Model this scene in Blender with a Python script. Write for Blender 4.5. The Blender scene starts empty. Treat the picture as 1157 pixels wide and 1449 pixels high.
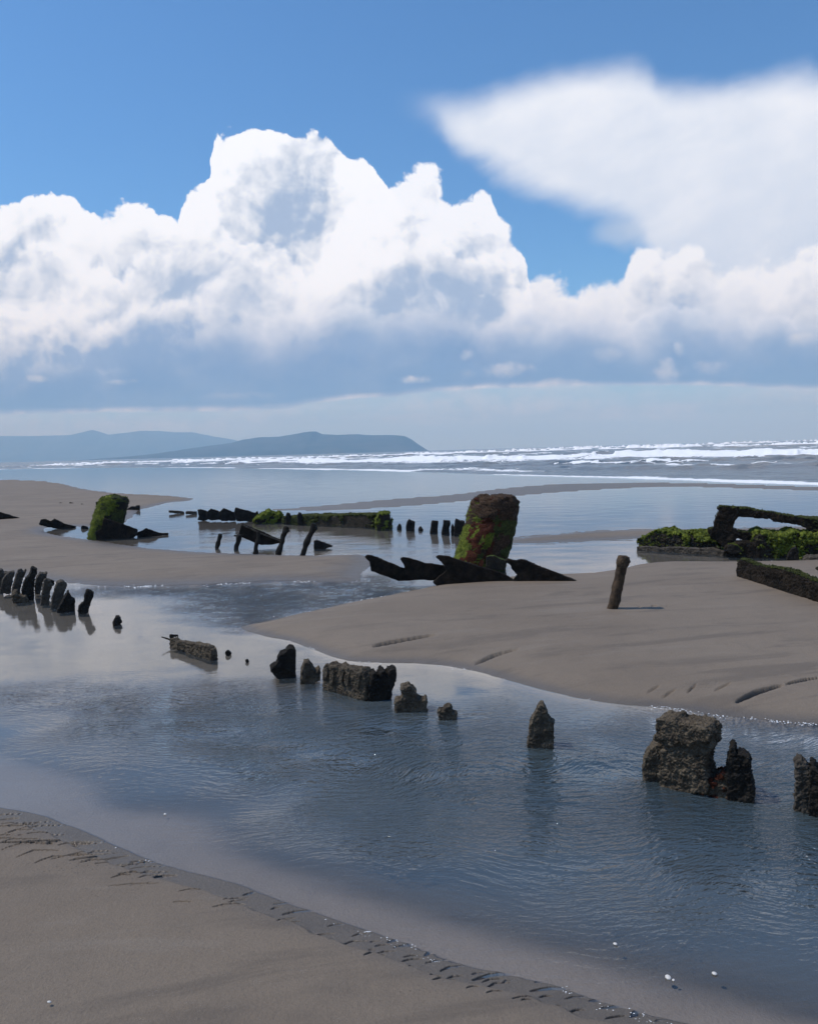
import bpy, bmesh, math, random
import numpy as np
from mathutils import Vector, Matrix, noise as mnoise

# ------------------------------------------------------------------ camera
R = math.radians
H_CAM = 1.6
FPX = 1150.0                       # focal length measured on a 1157 x 1449 frame
PITCH, ROLL = math.atan(86.5 / FPX), R(1.58)
F_ = Vector((0, math.cos(PITCH), -math.sin(PITCH)))
R0 = Vector((1, 0, 0)); U0 = Vector((0, math.sin(PITCH), math.cos(PITCH)))
R_ = R0 * math.cos(ROLL) - U0 * math.sin(ROLL)
U_ = U0 * math.cos(ROLL) + R0 * math.sin(ROLL)
scene = bpy.context.scene
col = scene.collection
cd = bpy.data.cameras.new('camera'); cam = bpy.data.objects.new('camera', cd); col.objects.link(cam)
cam.matrix_world = Matrix(((R_.x, U_.x, -F_.x, 0), (R_.y, U_.y, -F_.y, 0), (R_.z, U_.z, -F_.z, H_CAM), (0, 0, 0, 1)))
cd.sensor_fit = 'VERTICAL'; cd.sensor_height = 36.0; cd.lens = FPX / 1449 * 36
cd.clip_start = 0.05; cd.clip_end = 60000
scene.camera = cam
CP = Vector((0, 0, H_CAM))

def ray(x, y):
    return F_ * FPX + R_ * (x - 578.5) - U_ * (y - 724.5)
def gp(x, y, z=0.0):               # ground point seen at a place of the photograph
    d = ray(x, y); t = (z - H_CAM) / d.z
    return CP + d * t
def dp(x, y, Y):                   # point at depth Y
    d = ray(x, y)
    return CP + d * (Y / d.y)
def uv(x, y):
    d = ray(x, y)
    return d.x / d.y, d.z / d.y

# ------------------------------------------------------------------ world and sun
SUN_EL, SUN_AZ = R(57), R(-84)     # azimuth clockwise from +Y
world = bpy.data.worlds.new('World'); scene.world = world; world.use_nodes = True
W = world.node_tree; W.nodes.clear()

class G:
    """tiny expression helper over a shader node tree"""
    def __init__(s, tree): s.t = tree
    def node(s, typ, **kw):
        n = s.t.nodes.new(typ)
        for k, v in kw.items(): setattr(n, k, v)
        return n
    def link(s, a, sock):
        if isinstance(a, (int, float)): sock.default_value = a
        elif isinstance(a, (tuple, list)): sock.default_value = a
        else: s.t.links.new(a, sock)
    def m(s, op, a, b=None, c=None, clamp=False):
        n = s.node('ShaderNodeMath', operation=op, use_clamp=clamp)
        s.link(a, n.inputs[0])
        if b is not None: s.link(b, n.inputs[1])
        if c is not None: s.link(c, n.inputs[2])
        return n.outputs[0]
    def add(s, a, b): return s.m('ADD', a, b)
    def sub(s, a, b): return s.m('SUBTRACT', a, b)
    def mul(s, a, b): return s.m('MULTIPLY', a, b)
    def mad(s, a, b, c): return s.m('MULTIPLY_ADD', a, b, c)
    def mx(s, a, b): return s.m('MAXIMUM', a, b)
    def mn(s, a, b): return s.m('MINIMUM', a, b)
    def ss(s, v, lo, hi, a=0.0, b=1.0, smooth=True):
        n = s.node('ShaderNodeMapRange', interpolation_type='SMOOTHSTEP' if smooth else 'LINEAR')
        s.link(v, n.inputs[0]); s.link(lo, n.inputs[1]); s.link(hi, n.inputs[2]); s.link(a, n.inputs[3]); s.link(b, n.inputs[4])
        return n.outputs[0]
    def xyz(s, x, y, z=0.0):
        n = s.node('ShaderNodeCombineXYZ')
        s.link(x, n.inputs[0]); s.link(y, n.inputs[1]); s.link(z, n.inputs[2]); return n.outputs[0]
    def sep(s, v):
        n = s.node('ShaderNodeSeparateXYZ'); s.link(v, n.inputs[0]); return n.outputs
    def mix(s, f, a, b, blend='MIX'):
        n = s.node('ShaderNodeMix', data_type='RGBA', blend_type=blend, clamp_factor=True)
        s.link(f, n.inputs[0]); s.link(rgba(a), n.inputs[6]); s.link(rgba(b), n.inputs[7]); return n.outputs[2]
    def noise(s, vec, scale, detail=4, rough=0.5, dim='3D', lac=2.0, dist=0.0, out=0):
        n = s.node('ShaderNodeTexNoise', noise_dimensions=dim)
        s.link(vec, n.inputs['Vector']); n.inputs['Scale'].default_value = scale
        n.inputs['Detail'].default_value = detail; n.inputs['Roughness'].default_value = rough
        n.inputs['Lacunarity'].default_value = lac; n.inputs['Distortion'].default_value = dist
        return n.outputs[out]
    def voro(s, vec, scale, detail=0, rough=0.5, dim='3D', feature='F1', smooth=0.4, out=0, rand=1.0, lac=2.0):
        n = s.node('ShaderNodeTexVoronoi', voronoi_dimensions=dim, feature=feature, normalize=False)
        s.link(vec, n.inputs['Vector']); n.inputs['Scale'].default_value = scale
        if 'Detail' in n.inputs: n.inputs['Detail'].default_value = detail; n.inputs['Roughness'].default_value = rough; n.inputs['Lacunarity'].default_value = lac
        if feature == 'SMOOTH_F1': n.inputs['Smoothness'].default_value = smooth
        n.inputs['Randomness'].default_value = rand
        return n.outputs[out]
    def curve(s, x, pts):
        """piecewise curve y(x); pts in real units"""
        x0, x1 = pts[0][0], pts[-1][0]; ys = [p[1] for p in pts]; y0, y1 = min(ys), max(ys)
        if y1 - y0 < 1e-6: y1 = y0 + 1e-6
        t = s.ss(x, x0, x1, smooth=False)
        n = s.node('ShaderNodeFloatCurve'); n.inputs[0].default_value = 1.0
        s.link(t, n.inputs[1])
        c = n.mapping.curves[0]
        q = [((p[0] - x0) / (x1 - x0), (p[1] - y0) / (y1 - y0)) for p in pts]
        c.points[0].location = q[0]; c.points[1].location = q[-1]
        for a in q[1:-1]: c.points.new(*a)
        for p in c.points: p.handle_type = 'AUTO_CLAMPED'
        n.mapping.update()
        return s.mad(n.outputs[0], y1 - y0, y0)
def rgba(c):
    return tuple(c) + (1.0,) if isinstance(c, (tuple, list)) and len(c) == 3 else c
def srgb(r, g, b):
    f = lambda v: v / 12.92 if v <= 0.04045 else ((v + 0.055) / 1.055) ** 2.4
    return (f(r / 255), f(g / 255), f(b / 255))

g = G(W)
sky = g.node('ShaderNodeTexSky', sky_type='NISHITA', sun_disc=False)
sky.sun_elevation = SUN_EL; sky.sun_rotation = SUN_AZ % (2 * math.pi); sky.altitude = 0; sky.air_density = 1.0; sky.dust_density = 0.4; sky.ozone_density = 2.5
SKY_STRENGTH = 0.105
geo = g.node('ShaderNodeTexCoord').outputs['Generated']
dx, dy, dz = g.sep(geo)
ady = g.mx(g.m('ABSOLUTE', dy), 0.05)
U = g.m('DIVIDE', dx, ady); V = g.m('DIVIDE', dz, ady)
P = g.xyz(U, V, g.mul(g.m('SIGN', dy), 3.0))
# large and small domain warp shared by all clouds
wn = g.node('ShaderNodeTexNoise', noise_dimensions='3D'); g.link(P, wn.inputs['Vector'])
wn.inputs['Scale'].default_value = 9; wn.inputs['Detail'].default_value = 5; wn.inputs['Roughness'].default_value = 0.55
wr, wg, wb = g.sep(wn.outputs['Color'])
wu = g.sub(wr, 0.5); wv = g.sub(wg, 0.5)
Pw = g.xyz(g.mad(wu, 0.05, U), g.mad(wv, 0.05, V), 0.0)
def billow(vec): return g.voro(vec, 11, detail=4, rough=0.52, dim='2D', feature='SMOOTH_F1', smooth=0.12, lac=2.15)
B0 = billow(Pw)
off = g.node('ShaderNodeVectorMath', operation='ADD'); g.link(Pw, off.inputs[0]); off.inputs[1].default_value = (-0.007, 0.011, 0)
B1 = billow(off.outputs[0])
big = lambda v: g.voro(v, 4.6, detail=1, rough=.4, dim='2D', feature='SMOOTH_F1', smooth=.5)
off2 = g.node('ShaderNodeVectorMath', operation='ADD'); g.link(Pw, off2.inputs[0]); off2.inputs[1].default_value = (-0.025, 0.035, 0)
BIG = g.sub(big(off2.outputs[0]), big(Pw))
REL = g.mad(BIG, .75, g.mul(g.sub(B1, B0), .62))               # >0 on the side of a puff that faces the sun
fine = g.noise(P, 38, 4, 0.6)
streak = g.noise(g.xyz(g.mul(U, 2.2), g.mul(V, 14.0)), 1.6, 5, 0.55)

def prof(pts): 
    q = sorted(uv(*p) for p in pts)
    q = [(-0.75, q[0][1])] + [p for p in q if -0.74 < p[0] < 0.74] + [(0.75, q[-1][1])]
    return q
px = 1 / 1150.0
BM = 0.74
CW = 1.0
WHITE = tuple(c * CW for c in (1.01, 1.055, 1.13)); PALE = tuple(c * CW for c in srgb(222, 231, 245)); GREY = tuple(c * CW for c in srgb(150, 174, 212)); DARK = tuple(c * CW for c in srgb(108, 142, 192))
BASE = [(-200, 584), (0, 583), (200, 581), (330, 578), (440, 566), (560, 556), (640, 548), (760, 545), (1157, 544), (1400, 540)]
vb = g.mad(g.sub(streak, 0.5), 14 * px, g.mad(wv, 10 * px, V))
dB = g.sub(vb, g.curve(U, prof(BASE)))
above = g.ss(dB, -6 * px, 6 * px)
def cumulus(base, top, amp=26, edge=5, rim=30, deep=140, wamp=10, relief=2.6, mid=PALE, low=GREY, alpha=1.0, lit=1.0, bright=WHITE):
    uw = g.mad(wu, wamp * 3 * px, U); vw = g.mad(wv, wamp * 3 * px, V)
    d = g.sub(g.curve(uw, prof([(p[0], p[1] - 13) for p in top])), vw)
    d = g.mad(g.sub(BM, B0), amp * 2 * px, d)               # + is inside
    a = g.ss(d, -edge * px, edge * px)
    a = g.mul(a, g.mul(above, alpha))
    sh = g.mad(REL, relief, g.ss(d, rim * px, deep * px, 0.78, 0.14))
    sh = g.mad(g.sub(fine, 0.5), 0.06, sh)
    sh = g.mad(g.sub(wb, 0.5), 0.40, sh)
    c1 = g.mix(g.ss(sh, -0.1, 0.42), low, mid)
    c2 = g.mix(g.ss(sh, 0.25, 0.8), c1, bright)
    return g.mix(a, base, c2), a

skyc = g.mix(1.0, sky.outputs[0], (SKY_STRENGTH * .64, SKY_STRENGTH * 1.04, SKY_STRENGTH * 1.38), 'MULTIPLY')
c = skyc
# pale layer of distant cloud above the horizon
hz = g.ss(V, 0.02, 0.13, 0.97, 0.0)
hz = g.mul(hz, g.ss(streak, 0.2, 0.6, 0.65, 1.0))
c = g.mix(hz, c, srgb(150, 184, 219))
band = g.ss(g.m('ABSOLUTE', g.sub(g.mad(g.sub(streak, 0.5), 0.06, V), 0.058)), 0.004, 0.036, 0.95, 0.0)
c = g.mix(g.mul(band, g.mul(g.ss(fine, 0.3, 0.6, 0.35, 1.0), g.ss(streak, .35, .6, .35, 1.0))), c, srgb(190, 212, 234))
# anvil
fib = g.noise(g.xyz(g.mul(g.mad(V, .55, U), 3.0), g.mul(g.mad(U, -.42, V), 13.0), g.mul(wr, .6)), 2.0, 6, .6)
at_ = prof([(540, 146), (600, 140), (650, 143), (700, 130), (760, 112), (800, 106), (870, 97), (925, 110), (975, 128), (1040, 116), (1085, 108), (1130, 104), (1157, 110), (1300, 120)])
ab_ = prof([(540, 158), (600, 176), (640, 222), (700, 255), (780, 288), (850, 318), (900, 345), (930, 392), (960, 440), (1000, 490), (1157, 560)])
uw = g.mad(wu, 40 * px, U); vw = g.mad(wv, 34 * px, V); vw = g.mad(g.sub(fib, 0.5), 30 * px, vw)
dt = g.sub(g.curve(uw, at_), vw); db = g.sub(vw, g.curve(uw, ab_))
aa = g.mul(g.ss(dt, -22 * px, 34 * px), g.ss(db, -14 * px, 44 * px)); aa = g.mul(aa, g.ss(g.mad(g.mn(dt, db), 9.0, fib), .36, .58, .75, 1.0))
aa = g.mul(aa, g.ss(U, uv(545, 0)[0], uv(665, 0)[0], 0.0, 1.0))
ac = g.mix(g.ss(g.mad(wb, .5, g.mad(fib, 0.25, g.mul(dt, -1.3))), 0.0, 0.5), srgb(212, 225, 244), (.95, .99, 1.06))
c = g.mix(g.mul(aa, 0.96), c, ac)
# puff in the gap
pf = g.m('SQRT', g.add(g.m('POWER', g.mul(g.sub(g.mad(wu, .06, U), uv(872, 335)[0]), 1 / (34 * px)), 2.0), g.m('POWER', g.mul(g.sub(g.mad(wv, .05, V), uv(872, 335)[1]), 1 / (17 * px)), 2.0)))
c = g.mix(g.ss(pf, 0.3, 1.5, 0.45, 0.0), c, srgb(215, 224, 236))
# right cumulus bank
c, _ = cumulus(c, [(500, 470), (620, 460), (655, 442), (690, 458), (720, 432), (750, 412), (790, 403), (830, 410), (868, 416), (885, 398), (920, 364), (950, 362), (990, 372), (1030, 392), (1080, 388), (1120, 372), (1157, 366), (1400, 350)], amp=20, rim=14, deep=95, edge=8, relief=1.4, bright=(.94, .985, 1.06), mid=srgb(222, 230, 243), low=srgb(150, 174, 212))
# tower behind, then the lower masses in front of it
SOFT = srgb(168, 188, 218)
c, _ = cumulus(c, [(200, 470), (240, 370), (252, 318), (266, 292), (288, 280), (300, 226), (314, 190), (345, 182), (380, 184), (418, 196), (446, 186), (474, 192), (490, 216), (520, 240), (540, 266), (560, 300), (600, 380), (640, 470)], amp=20, rim=10, deep=210, edge=3, relief=1.7, low=SOFT)
c, _ = cumulus(c, [(425, 470), (440, 400), (462, 340), (482, 318), (500, 306), (525, 300), (546, 278), (568, 264), (585, 255), (602, 254), (622, 268), (650, 288), (672, 280), (692, 284), (704, 316), (720, 350), (736, 374), (750, 420), (765, 480)], amp=22, rim=6, deep=130, edge=5, relief=1.7, low=SOFT, alpha=.96)
c, _ = cumulus(c, [(-200, 300), (0, 318), (30, 306), (60, 286), (90, 282), (122, 298), (152, 310), (175, 297), (200, 306), (228, 324), (262, 345), (300, 370), (330, 420), (380, 470)], amp=20, rim=8, deep=110, edge=3.5, relief=1.7, low=SOFT)
c, _ = cumulus(c, [(-200, 390), (0, 380), (60, 352), (100, 366), (150, 395), (200, 380), (232, 350), (270, 336), (320, 345), (360, 366), (400, 362), (440, 385), (480, 368), (520, 352), (560, 362), (610, 350), (650, 372), (690, 366), (712, 388), (735, 420), (750, 455)], amp=24, rim=4, deep=75, edge=8, relief=1.6, alpha=0.92, low=SOFT)
c, _ = cumulus(c, [(-200, 440), (0, 432), (80, 418), (150, 440), (215, 428), (280, 404), (340, 392), (400, 398), (440, 420), (480, 440), (560, 450), (650, 440), (720, 455), (760, 470)], amp=26, rim=0, deep=60, edge=14, relief=1.5, alpha=0.8, low=srgb(150, 174, 212))
# shaded flat bases
def base_band(c, t, b, colr, soft_t=60, soft_b=6, a=0.93, ul=None):
    uw = g.mad(wu, 60 * px, U); vw = g.mad(wv, 70 * px, V); vw = g.mad(g.sub(B0, .38), 40 * px, vw)
    m1 = g.ss(g.sub(g.curve(uw, prof(t)), vw), -soft_t * px, soft_t * px)
    m = g.mul(g.mul(m1, above), a)
    if ul: m = g.mul(m, g.ss(g.mad(wu, .12, U), uv(ul[0], 0)[0], uv(ul[1], 0)[0]))
    return g.mix(m, c, colr)
dcol = g.mix(g.ss(g.mad(fine, .3, wb), 0.35, 0.85), DARK, srgb(142, 169, 208))
dcol = g.mix(g.ss(g.mad(g.sub(streak, .5), .5, wb), .52, .70, 0, .6), dcol, srgb(176, 196, 224))
dcol = g.mix(g.ss(V, uv(0, 590)[1], uv(0, 470)[1]), srgb(100, 135, 185), dcol)
c = base_band(c, [(-200, 480), (0, 505), (150, 480), (250, 455), (340, 448), (450, 440), (540, 430), (640, 425), (700, 440), (900, 440), (1000, 425), (1157, 440), (1400, 440)],
              [(-200, 584), (0, 583), (200, 581), (330, 578), (440, 566), (560, 556), (640, 548), (760, 545), (1157, 544), (1400, 540)], dcol)
# small bright scraps
def scrap(c, x, y, rx, ry, colr, a=0.8):
    u0, v0 = uv(x, y)
    q = g.add(g.m('POWER', g.mul(g.sub(g.mad(wu, .03, U), u0), 1 / (rx * px)), 2.0), g.m('POWER', g.mul(g.sub(g.mad(wv, .02, V), v0), 1 / (ry * px)), 2.0))
    q = g.mad(g.sub(fine, .5), 2.6, g.mad(g.sub(B0, .5), 1.2, q))
    return g.mix(g.ss(q, -0.3, 1.1, a, 0.0), c, g.mix(g.ss(g.sub(V, v0), -ry * px, ry * .6 * px), srgb(178, 196, 222), colr))
for s in [(700, 528, 60, 15, .55), (800, 548, 90, 10, .5), (640, 552, 50, 9, .5), (930, 530, 26, 20, .55), (1000, 520, 40, 14, .4), (860, 500, 30, 14, .35), (330, 560, 90, 8, .3), (60, 500, 90, 26, .25), (456, 534, 26, 7, .8), (592, 538, 30, 8, .8), (165, 541, 44, 7, .65), (52, 538, 24, 7, .5), (664, 500, 17, 15, .7), (520, 522, 10, 5, .6), (962, 492, 12, 14, .7), (940, 512, 12, 12, .5), (745, 470, 20, 12, .4), (1140, 440, 46, 45, .9), (1130, 480, 26, 14, .6), (160, 350, 60, 26, .25), (460, 300, 20, 26, .45)]:
    c = scrap(c, *s[:4], srgb(232, 237, 243), s[4])
# below the horizon: dull ground tone
c = g.mix(g.ss(V, -0.02, 0.0, 1.0, 0.0), c, srgb(150, 170, 195))
bg = g.node('ShaderNodeBackground'); g.link(c, bg.inputs[0]); bg.inputs[1].default_value = 1.0
out = g.node('ShaderNodeOutputWorld'); g.link(bg.outputs[0], out.inputs[0])
world.cycles.sampling_method = 'MANUAL'; world.cycles.sample_map_resolution = 512

sl = bpy.data.lights.new('sun', 'SUN'); sl.energy = 3.0; sl.angle = R(0.53); sl.color = (1.0, 0.95, 0.88)
so = bpy.data.objects.new('sun', sl); col.objects.link(so)
sd = Vector((math.sin(SUN_AZ) * math.cos(SUN_EL), math.cos(SUN_AZ) * math.cos(SUN_EL), math.sin(SUN_EL)))
so.rotation_euler = sd.to_track_quat('Z', 'Y').to_euler(); so.location = sd * 40
scene.view_settings.view_transform = 'Standard'; scene.view_settings.look = 'None'
scene.view_settings.exposure = 0.0; scene.view_settings.gamma = 1.0
scene.render.engine = 'CYCLES'
scene.cycles.use_denoising = True
scene.cycles.max_bounces = 8; scene.cycles.transparent_max_bounces = 8; scene.cycles.volume_bounces = 1
scene.cycles.caustics_reflective = False; scene.cycles.caustics_refractive = False

# ------------------------------------------------------------------ helpers
rng = np.random.default_rng(7); random.seed(7)
def tag(o, label=None, cat=None, group=None, kind=None):
    if label: o['label'] = label
    if cat: o['category'] = cat
    if group: o['group'] = group
    if kind: o['kind'] = kind
    return o
def mesh_obj(name, verts, faces, mat=None, parent=None, smooth=True):
    me = bpy.data.meshes.new(name)
    verts = np.asarray(verts, np.float32)
    me.vertices.add(len(verts)); me.vertices.foreach_set('co', verts.ravel())
    if isinstance(faces, np.ndarray):
        n, k = faces.shape
        me.loops.add(n * k); me.loops.foreach_set('vertex_index', faces.astype(np.int32).ravel())
        me.polygons.add(n); me.polygons.foreach_set('loop_start', np.arange(0, n * k, k, dtype=np.int32))
        me.update(calc_edges=True)
    else:
        bpy.data.meshes.remove(me); me = bpy.data.meshes.new(name)
        me.from_pydata([tuple(map(float, v)) for v in verts], [], faces); me.update()
    if smooth: me.polygons.foreach_set('use_smooth', [True] * len(me.polygons))
    if mat: me.materials.append(mat)
    o = bpy.data.objects.new(name, me); col.objects.link(o)
    if parent: o.parent = parent
    return o
def attr(me, name, vals):
    a = me.attributes.new(name, 'FLOAT', 'POINT'); a.data.foreach_set('value', np.asarray(vals, np.float32))
def new_mat(name):
    m = bpy.data.materials.new(name); m.use_nodes = True
    t = m.node_tree; t.nodes.clear()
    gg = G(t); out = gg.node('ShaderNodeOutputMaterial')
    return m, gg, out
def principled(gg, out, colr, rough=0.8, spec=0.5, normal=None, **kw):
    b = gg.node('ShaderNodeBsdfPrincipled')
    gg.link(rgba(colr), b.inputs['Base Color']); gg.link(rough, b.inputs['Roughness']); gg.link(spec, b.inputs['Specular IOR Level'])
    if normal is not None: gg.link(normal, b.inputs['Normal'])
    for k, v in kw.items(): gg.link(v, b.inputs[k])
    if out: gg.link(b.outputs[0], out.inputs[0])
    return b.outputs[0]
def bump(gg, h, strength=1.0, dist=0.01, normal=None):
    n = gg.node('ShaderNodeBump'); gg.link(strength, n.inputs['Strength']); gg.link(dist, n.inputs['Distance']); gg.link(h, n.inputs['Height'])
    if normal is not None: gg.link(normal, n.inputs['Normal'])
    return n.outputs[0]
def attrn(gg, name): return gg.node('ShaderNodeAttribute', attribute_name=name).outputs['Fac']

# value noise on arrays
def vnoise(x, y, seed=0):
    xi = np.floor(x).astype(np.int64); yi = np.floor(y).astype(np.int64); fx = x - xi; fy = y - yi
    fx = fx * fx * (3 - 2 * fx); fy = fy * fy * (3 - 2 * fy)
    def h(a, b):
        n = (a * 374761393 + b * 668265263 + seed * 974711) & 0x7fffffff
        n = ((n ^ (n >> 13)) * 1274126177) & 0x7fffffff
        return ((n ^ (n >> 16)) & 0xffff) / 65535.0
    return (h(xi, yi) * (1 - fx) + h(xi + 1, yi) * fx) * (1 - fy) + (h(xi, yi + 1) * (1 - fx) + h(xi + 1, yi + 1) * fx) * fy
def fbm(x, y, oct=4, seed=0, gain=0.5):
    s = 0; a = 1; t = 0
    for i in range(oct):
        s = s + a * vnoise(x * 2 ** i + 17.3 * i, y * 2 ** i - 9.1 * i, seed + i); t += a; a *= gain
    return s / t - 0.5

def seg_dist(X, Y, poly, closed=False):
    """distance to a polyline, and the parameter along it"""
    d = np.full(X.shape, 1e9); tt = np.zeros(X.shape); n = len(poly)
    for i in range(n if closed else n - 1):
        ax, ay = poly[i]; bx, by = poly[(i + 1) % n]
        ex, ey = bx - ax, by - ay; L = ex * ex + ey * ey + 1e-12
        t = np.clip(((X - ax) * ex + (Y - ay) * ey) / L, 0, 1)
        q = np.hypot(X - ax - t * ex, Y - ay - t * ey)
        k = q < d; d = np.where(k, q, d); tt = np.where(k, (i + t) / max(n - 1, 1), tt)
    return d, tt
def inside(X, Y, poly):
    r = np.zeros(X.shape, bool); n = len(poly)
    for i in range(n):
        ax, ay = poly[i]; bx, by = poly[(i + 1) % n]
        if ay == by: continue
        c = ((ay > Y) != (by > Y)) & (X < (bx - ax) * (Y - ay) / (by - ay) + ax)
        r ^= c
    return r
def sdf(X, Y, poly):
    d, _ = seg_dist(X, Y, poly, True)
    return np.where(inside(X, Y, poly), d, -d)
def gpl(pts): return [tuple(gp(*p)[:2]) for p in pts]
def smooth_poly(p, it=1):
    for _ in range(it):
        q = [p[0]]
        for a, b in zip(p[:-1], p[1:]):
            q += [(a[0] * .75 + b[0] * .25, a[1] * .75 + b[1] * .25), (a[0] * .25 + b[0] * .75, a[1] * .25 + b[1] * .75)]
        p = q + [p[-1]]
    return p

# ------------------------------------------------------------------ the beach: sand banks and pool floor
EDGE_A = [(-900, 1030), (-300, 1095), (-120, 1122), (0, 1141), (60, 1160), (120, 1180), (210, 1216), (300, 1243), (390, 1272), (480, 1301), (560, 1330), (650, 1362), (740, 1386), (830, 1410), (930, 1436), (1020, 1460), (1157, 1500), (1500, 1590)]
SAND_A = smooth_poly(gpl(EDGE_A)) + [(4, -1), (8, -30), (-30, -30), (-30, 4)]
SHELF = smooth_poly(gpl([(-700, 985), (-200, 1040), (-60, 1062), (0, 1078), (60, 1096), (104, 1110), (108, 1140), (150, 1158), (262, 1162), (285, 1190), (300, 1216), (400, 1250), (520, 1290), (640, 1328), (760, 1362), (860, 1386), (960, 1415), (1157, 1475), (1500, 1560)])) + [(4, -1), (8, -30), (-30, -30), (-30, 5)]
EDGE_B = [(340, 887), (352, 893), (375, 900), (400, 905), (440, 917), (470, 930), (500, 937), (540, 938), (600, 939), (650, 945), (700, 957), (740, 968), (800, 984), (850, 992), (900, 998), (950, 1001), (1000, 1009), (1060, 1017), (1157, 1026), (1500, 1050), (2600, 1090)]
SAND_B = smooth_poly(gpl(EDGE_B)) + smooth_poly(gpl([(2600, 740), (1500, 776), (1157, 794), (1050, 796), (960, 795), (905, 798), (870, 806), (835, 811), (826, 812), (760, 814), (700, 818), (650, 822), (612, 830), (560, 842), (500, 852), (450, 864), (400, 874), (350, 884)]))
EDGE_C = [(-900, 770), (-400, 790), (0, 813), (60, 821), (110, 827), (180, 830), (250, 829), (330, 825), (400, 821), (470, 824), (508, 822)]
SAND_C = smooth_poly(gpl(EDGE_C)) + smooth_poly(gpl([(512, 812), (524, 803), (528, 797), (522, 788), (500, 784), (430, 787), (330, 783), (260, 780), (200, 774), (140, 765), (90, 759), (62, 753), (60, 747), (90, 744), (130, 747), (172, 744), (180, 733), (200, 721), (240, 711), (287, 706), (230, 700), (180, 699), (130, 694), (95, 686), (60, 680), (0, 679), (-300, 681), (-900, 690)]))
SAND_D = smooth_poly(gpl([(700, 768), (722, 764), (760, 759), (830, 753), (900, 750), (1010, 749), (1157, 746), (1400, 742), (1400, 750), (1157, 755), (1010, 758), (900, 762), (830, 765), (760, 768)]))
SAND_E = smooth_poly(gpl([(380, 722), (470, 715), (560, 706), (650, 700), (720, 690), (800, 684), (930, 682), (1157, 689), (1500, 702), (1500, 708), (1157, 694), (960, 688), (850, 692), (740, 700), (650, 709), (560, 717), (470, 722)]))
SLITS = []      # narrow notches washed into the sand: ground polyline, half width, depth
def slit(pts, w, dep): SLITS.append((gpl(pts), w, dep))
for p, w, d_ in [([(527, 924), (560, 919), (618, 910)], .045, .06), ([(1040, 1003), (1070, 993), (1108, 985)], .026, .07), ([(1110, 984), (1160, 975)], .018, .05),
                 ([(672, 944), (700, 937), (735, 931)], .030, .03), ([(972, 990), (985, 981)], .011, .006), 
                 ([(935, 994), (958, 985)], .011, .005), ([(915, 989), (934, 981)], .011, .005), ([(1010, 990), (1035, 980)], .011, .005), ([(902, 871), (945, 869)], .01, .01),
                 ([(0, 1207), (32, 1205), (85, 1197), (128, 1196)], .009, .05), ([(0, 1162), (28, 1159)], .007, .03), ([(0, 1178), (36, 1175)], .007, .03), ([(100, 1230), (140, 1220), (186, 1211)], .008, .04),
                 ([(184, 1222), (214, 1217)], .006, .03), ([(203, 1248), (228, 1242), (252, 1239)], .009, .045), ([(186, 1241), (218, 1234)], .006, .03), ([(345, 1268), (362, 1262)], .007, .03),
                 ([(398, 1296), (425, 1291), (456, 1287)], .008, .045), ([(388, 1280), (416, 1277)], .006, .03), ([(548, 1334), (565, 1329), (580, 1329)], .008, .04), ([(562, 1340), (600, 1334)], .009, .05),
                 ([(600, 1352), (612, 1344), (630, 1344)], .009, .05), ([(668, 1388), (695, 1380), (738, 1376)], .01, .06), ([(748, 1404), (780, 1399), (810, 1398)], .009, .05), ([(756, 1390), (782, 1388)], .006, .03),
                 ([(832, 1417), (866, 1414)], .007, .04), ([(848, 1427), (898, 1425)], .007, .045), ([(892, 1438), (914, 1429)], .009, .05)]:
    slit(p, w, d_)
er = random.Random(3)
for i in range(84):     # the lesser ones, all along the washed edge
    t = er.random() ** 1.25; k = t * 13; j = min(3 + int(k), len(EDGE_A) - 4); f = k - int(k)
    ex = EDGE_A[j][0] * (1 - f) + EDGE_A[j + 1][0] * f; ey = EDGE_A[j][1] * (1 - f) + EDGE_A[j + 1][1] * f
    if ex > 1060: continue
    o_ = er.uniform(6, 52) * (1.3 if ex < 300 else 0.75); L = er.uniform(18, 62) * (1.3 if ex < 330 else .62)
    sl_ = er.uniform(.06, .22)
    slit([(ex - L * .5, ey + o_ + L * sl_), (ex - L * .12, ey + o_), (ex + L * .5, ey + o_ - L * .05)], er.uniform(.0035, .0055), er.uniform(.010, .030) * min(1, L / 30))
for i in range(0):
    j = er.randrange(6, 17); f = er.random()
    ex = EDGE_B[j][0] * (1 - f) + EDGE_B[j + 1][0] * f; ey = EDGE_B[j][1] * (1 - f) + EDGE_B[j + 1][1] * f
    L = er.uniform(8, 22); o_ = er.uniform(5, 20)
    slit([(ex - L / 2, ey - o_ + L * .16), (ex + L / 2, ey - o_ - L * .2)], er.uniform(.008, .012), er.uniform(.004, .014))

STEP = 1.5
q = np.concatenate([np.arange(1150, 250, -1.0), np.arange(250, 9, -STEP)])
rows = np.concatenate([[0.25, 0.6, 0.9, 1.2], 1150 * H_CAM / q, [230, 300, 400]])
tcol = np.arange(-0.60, 0.6001, 1.25 / 1150)
ang = np.concatenate([np.linspace(-math.pi, math.atan(-0.60) - .02, 60), np.arctan(tcol), np.linspace(math.atan(0.60) + .02, math.pi, 60)])
AN, RR = np.meshgrid(ang, rows)
GX, GY = RR * np.sin(AN), RR * np.cos(AN)
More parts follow.
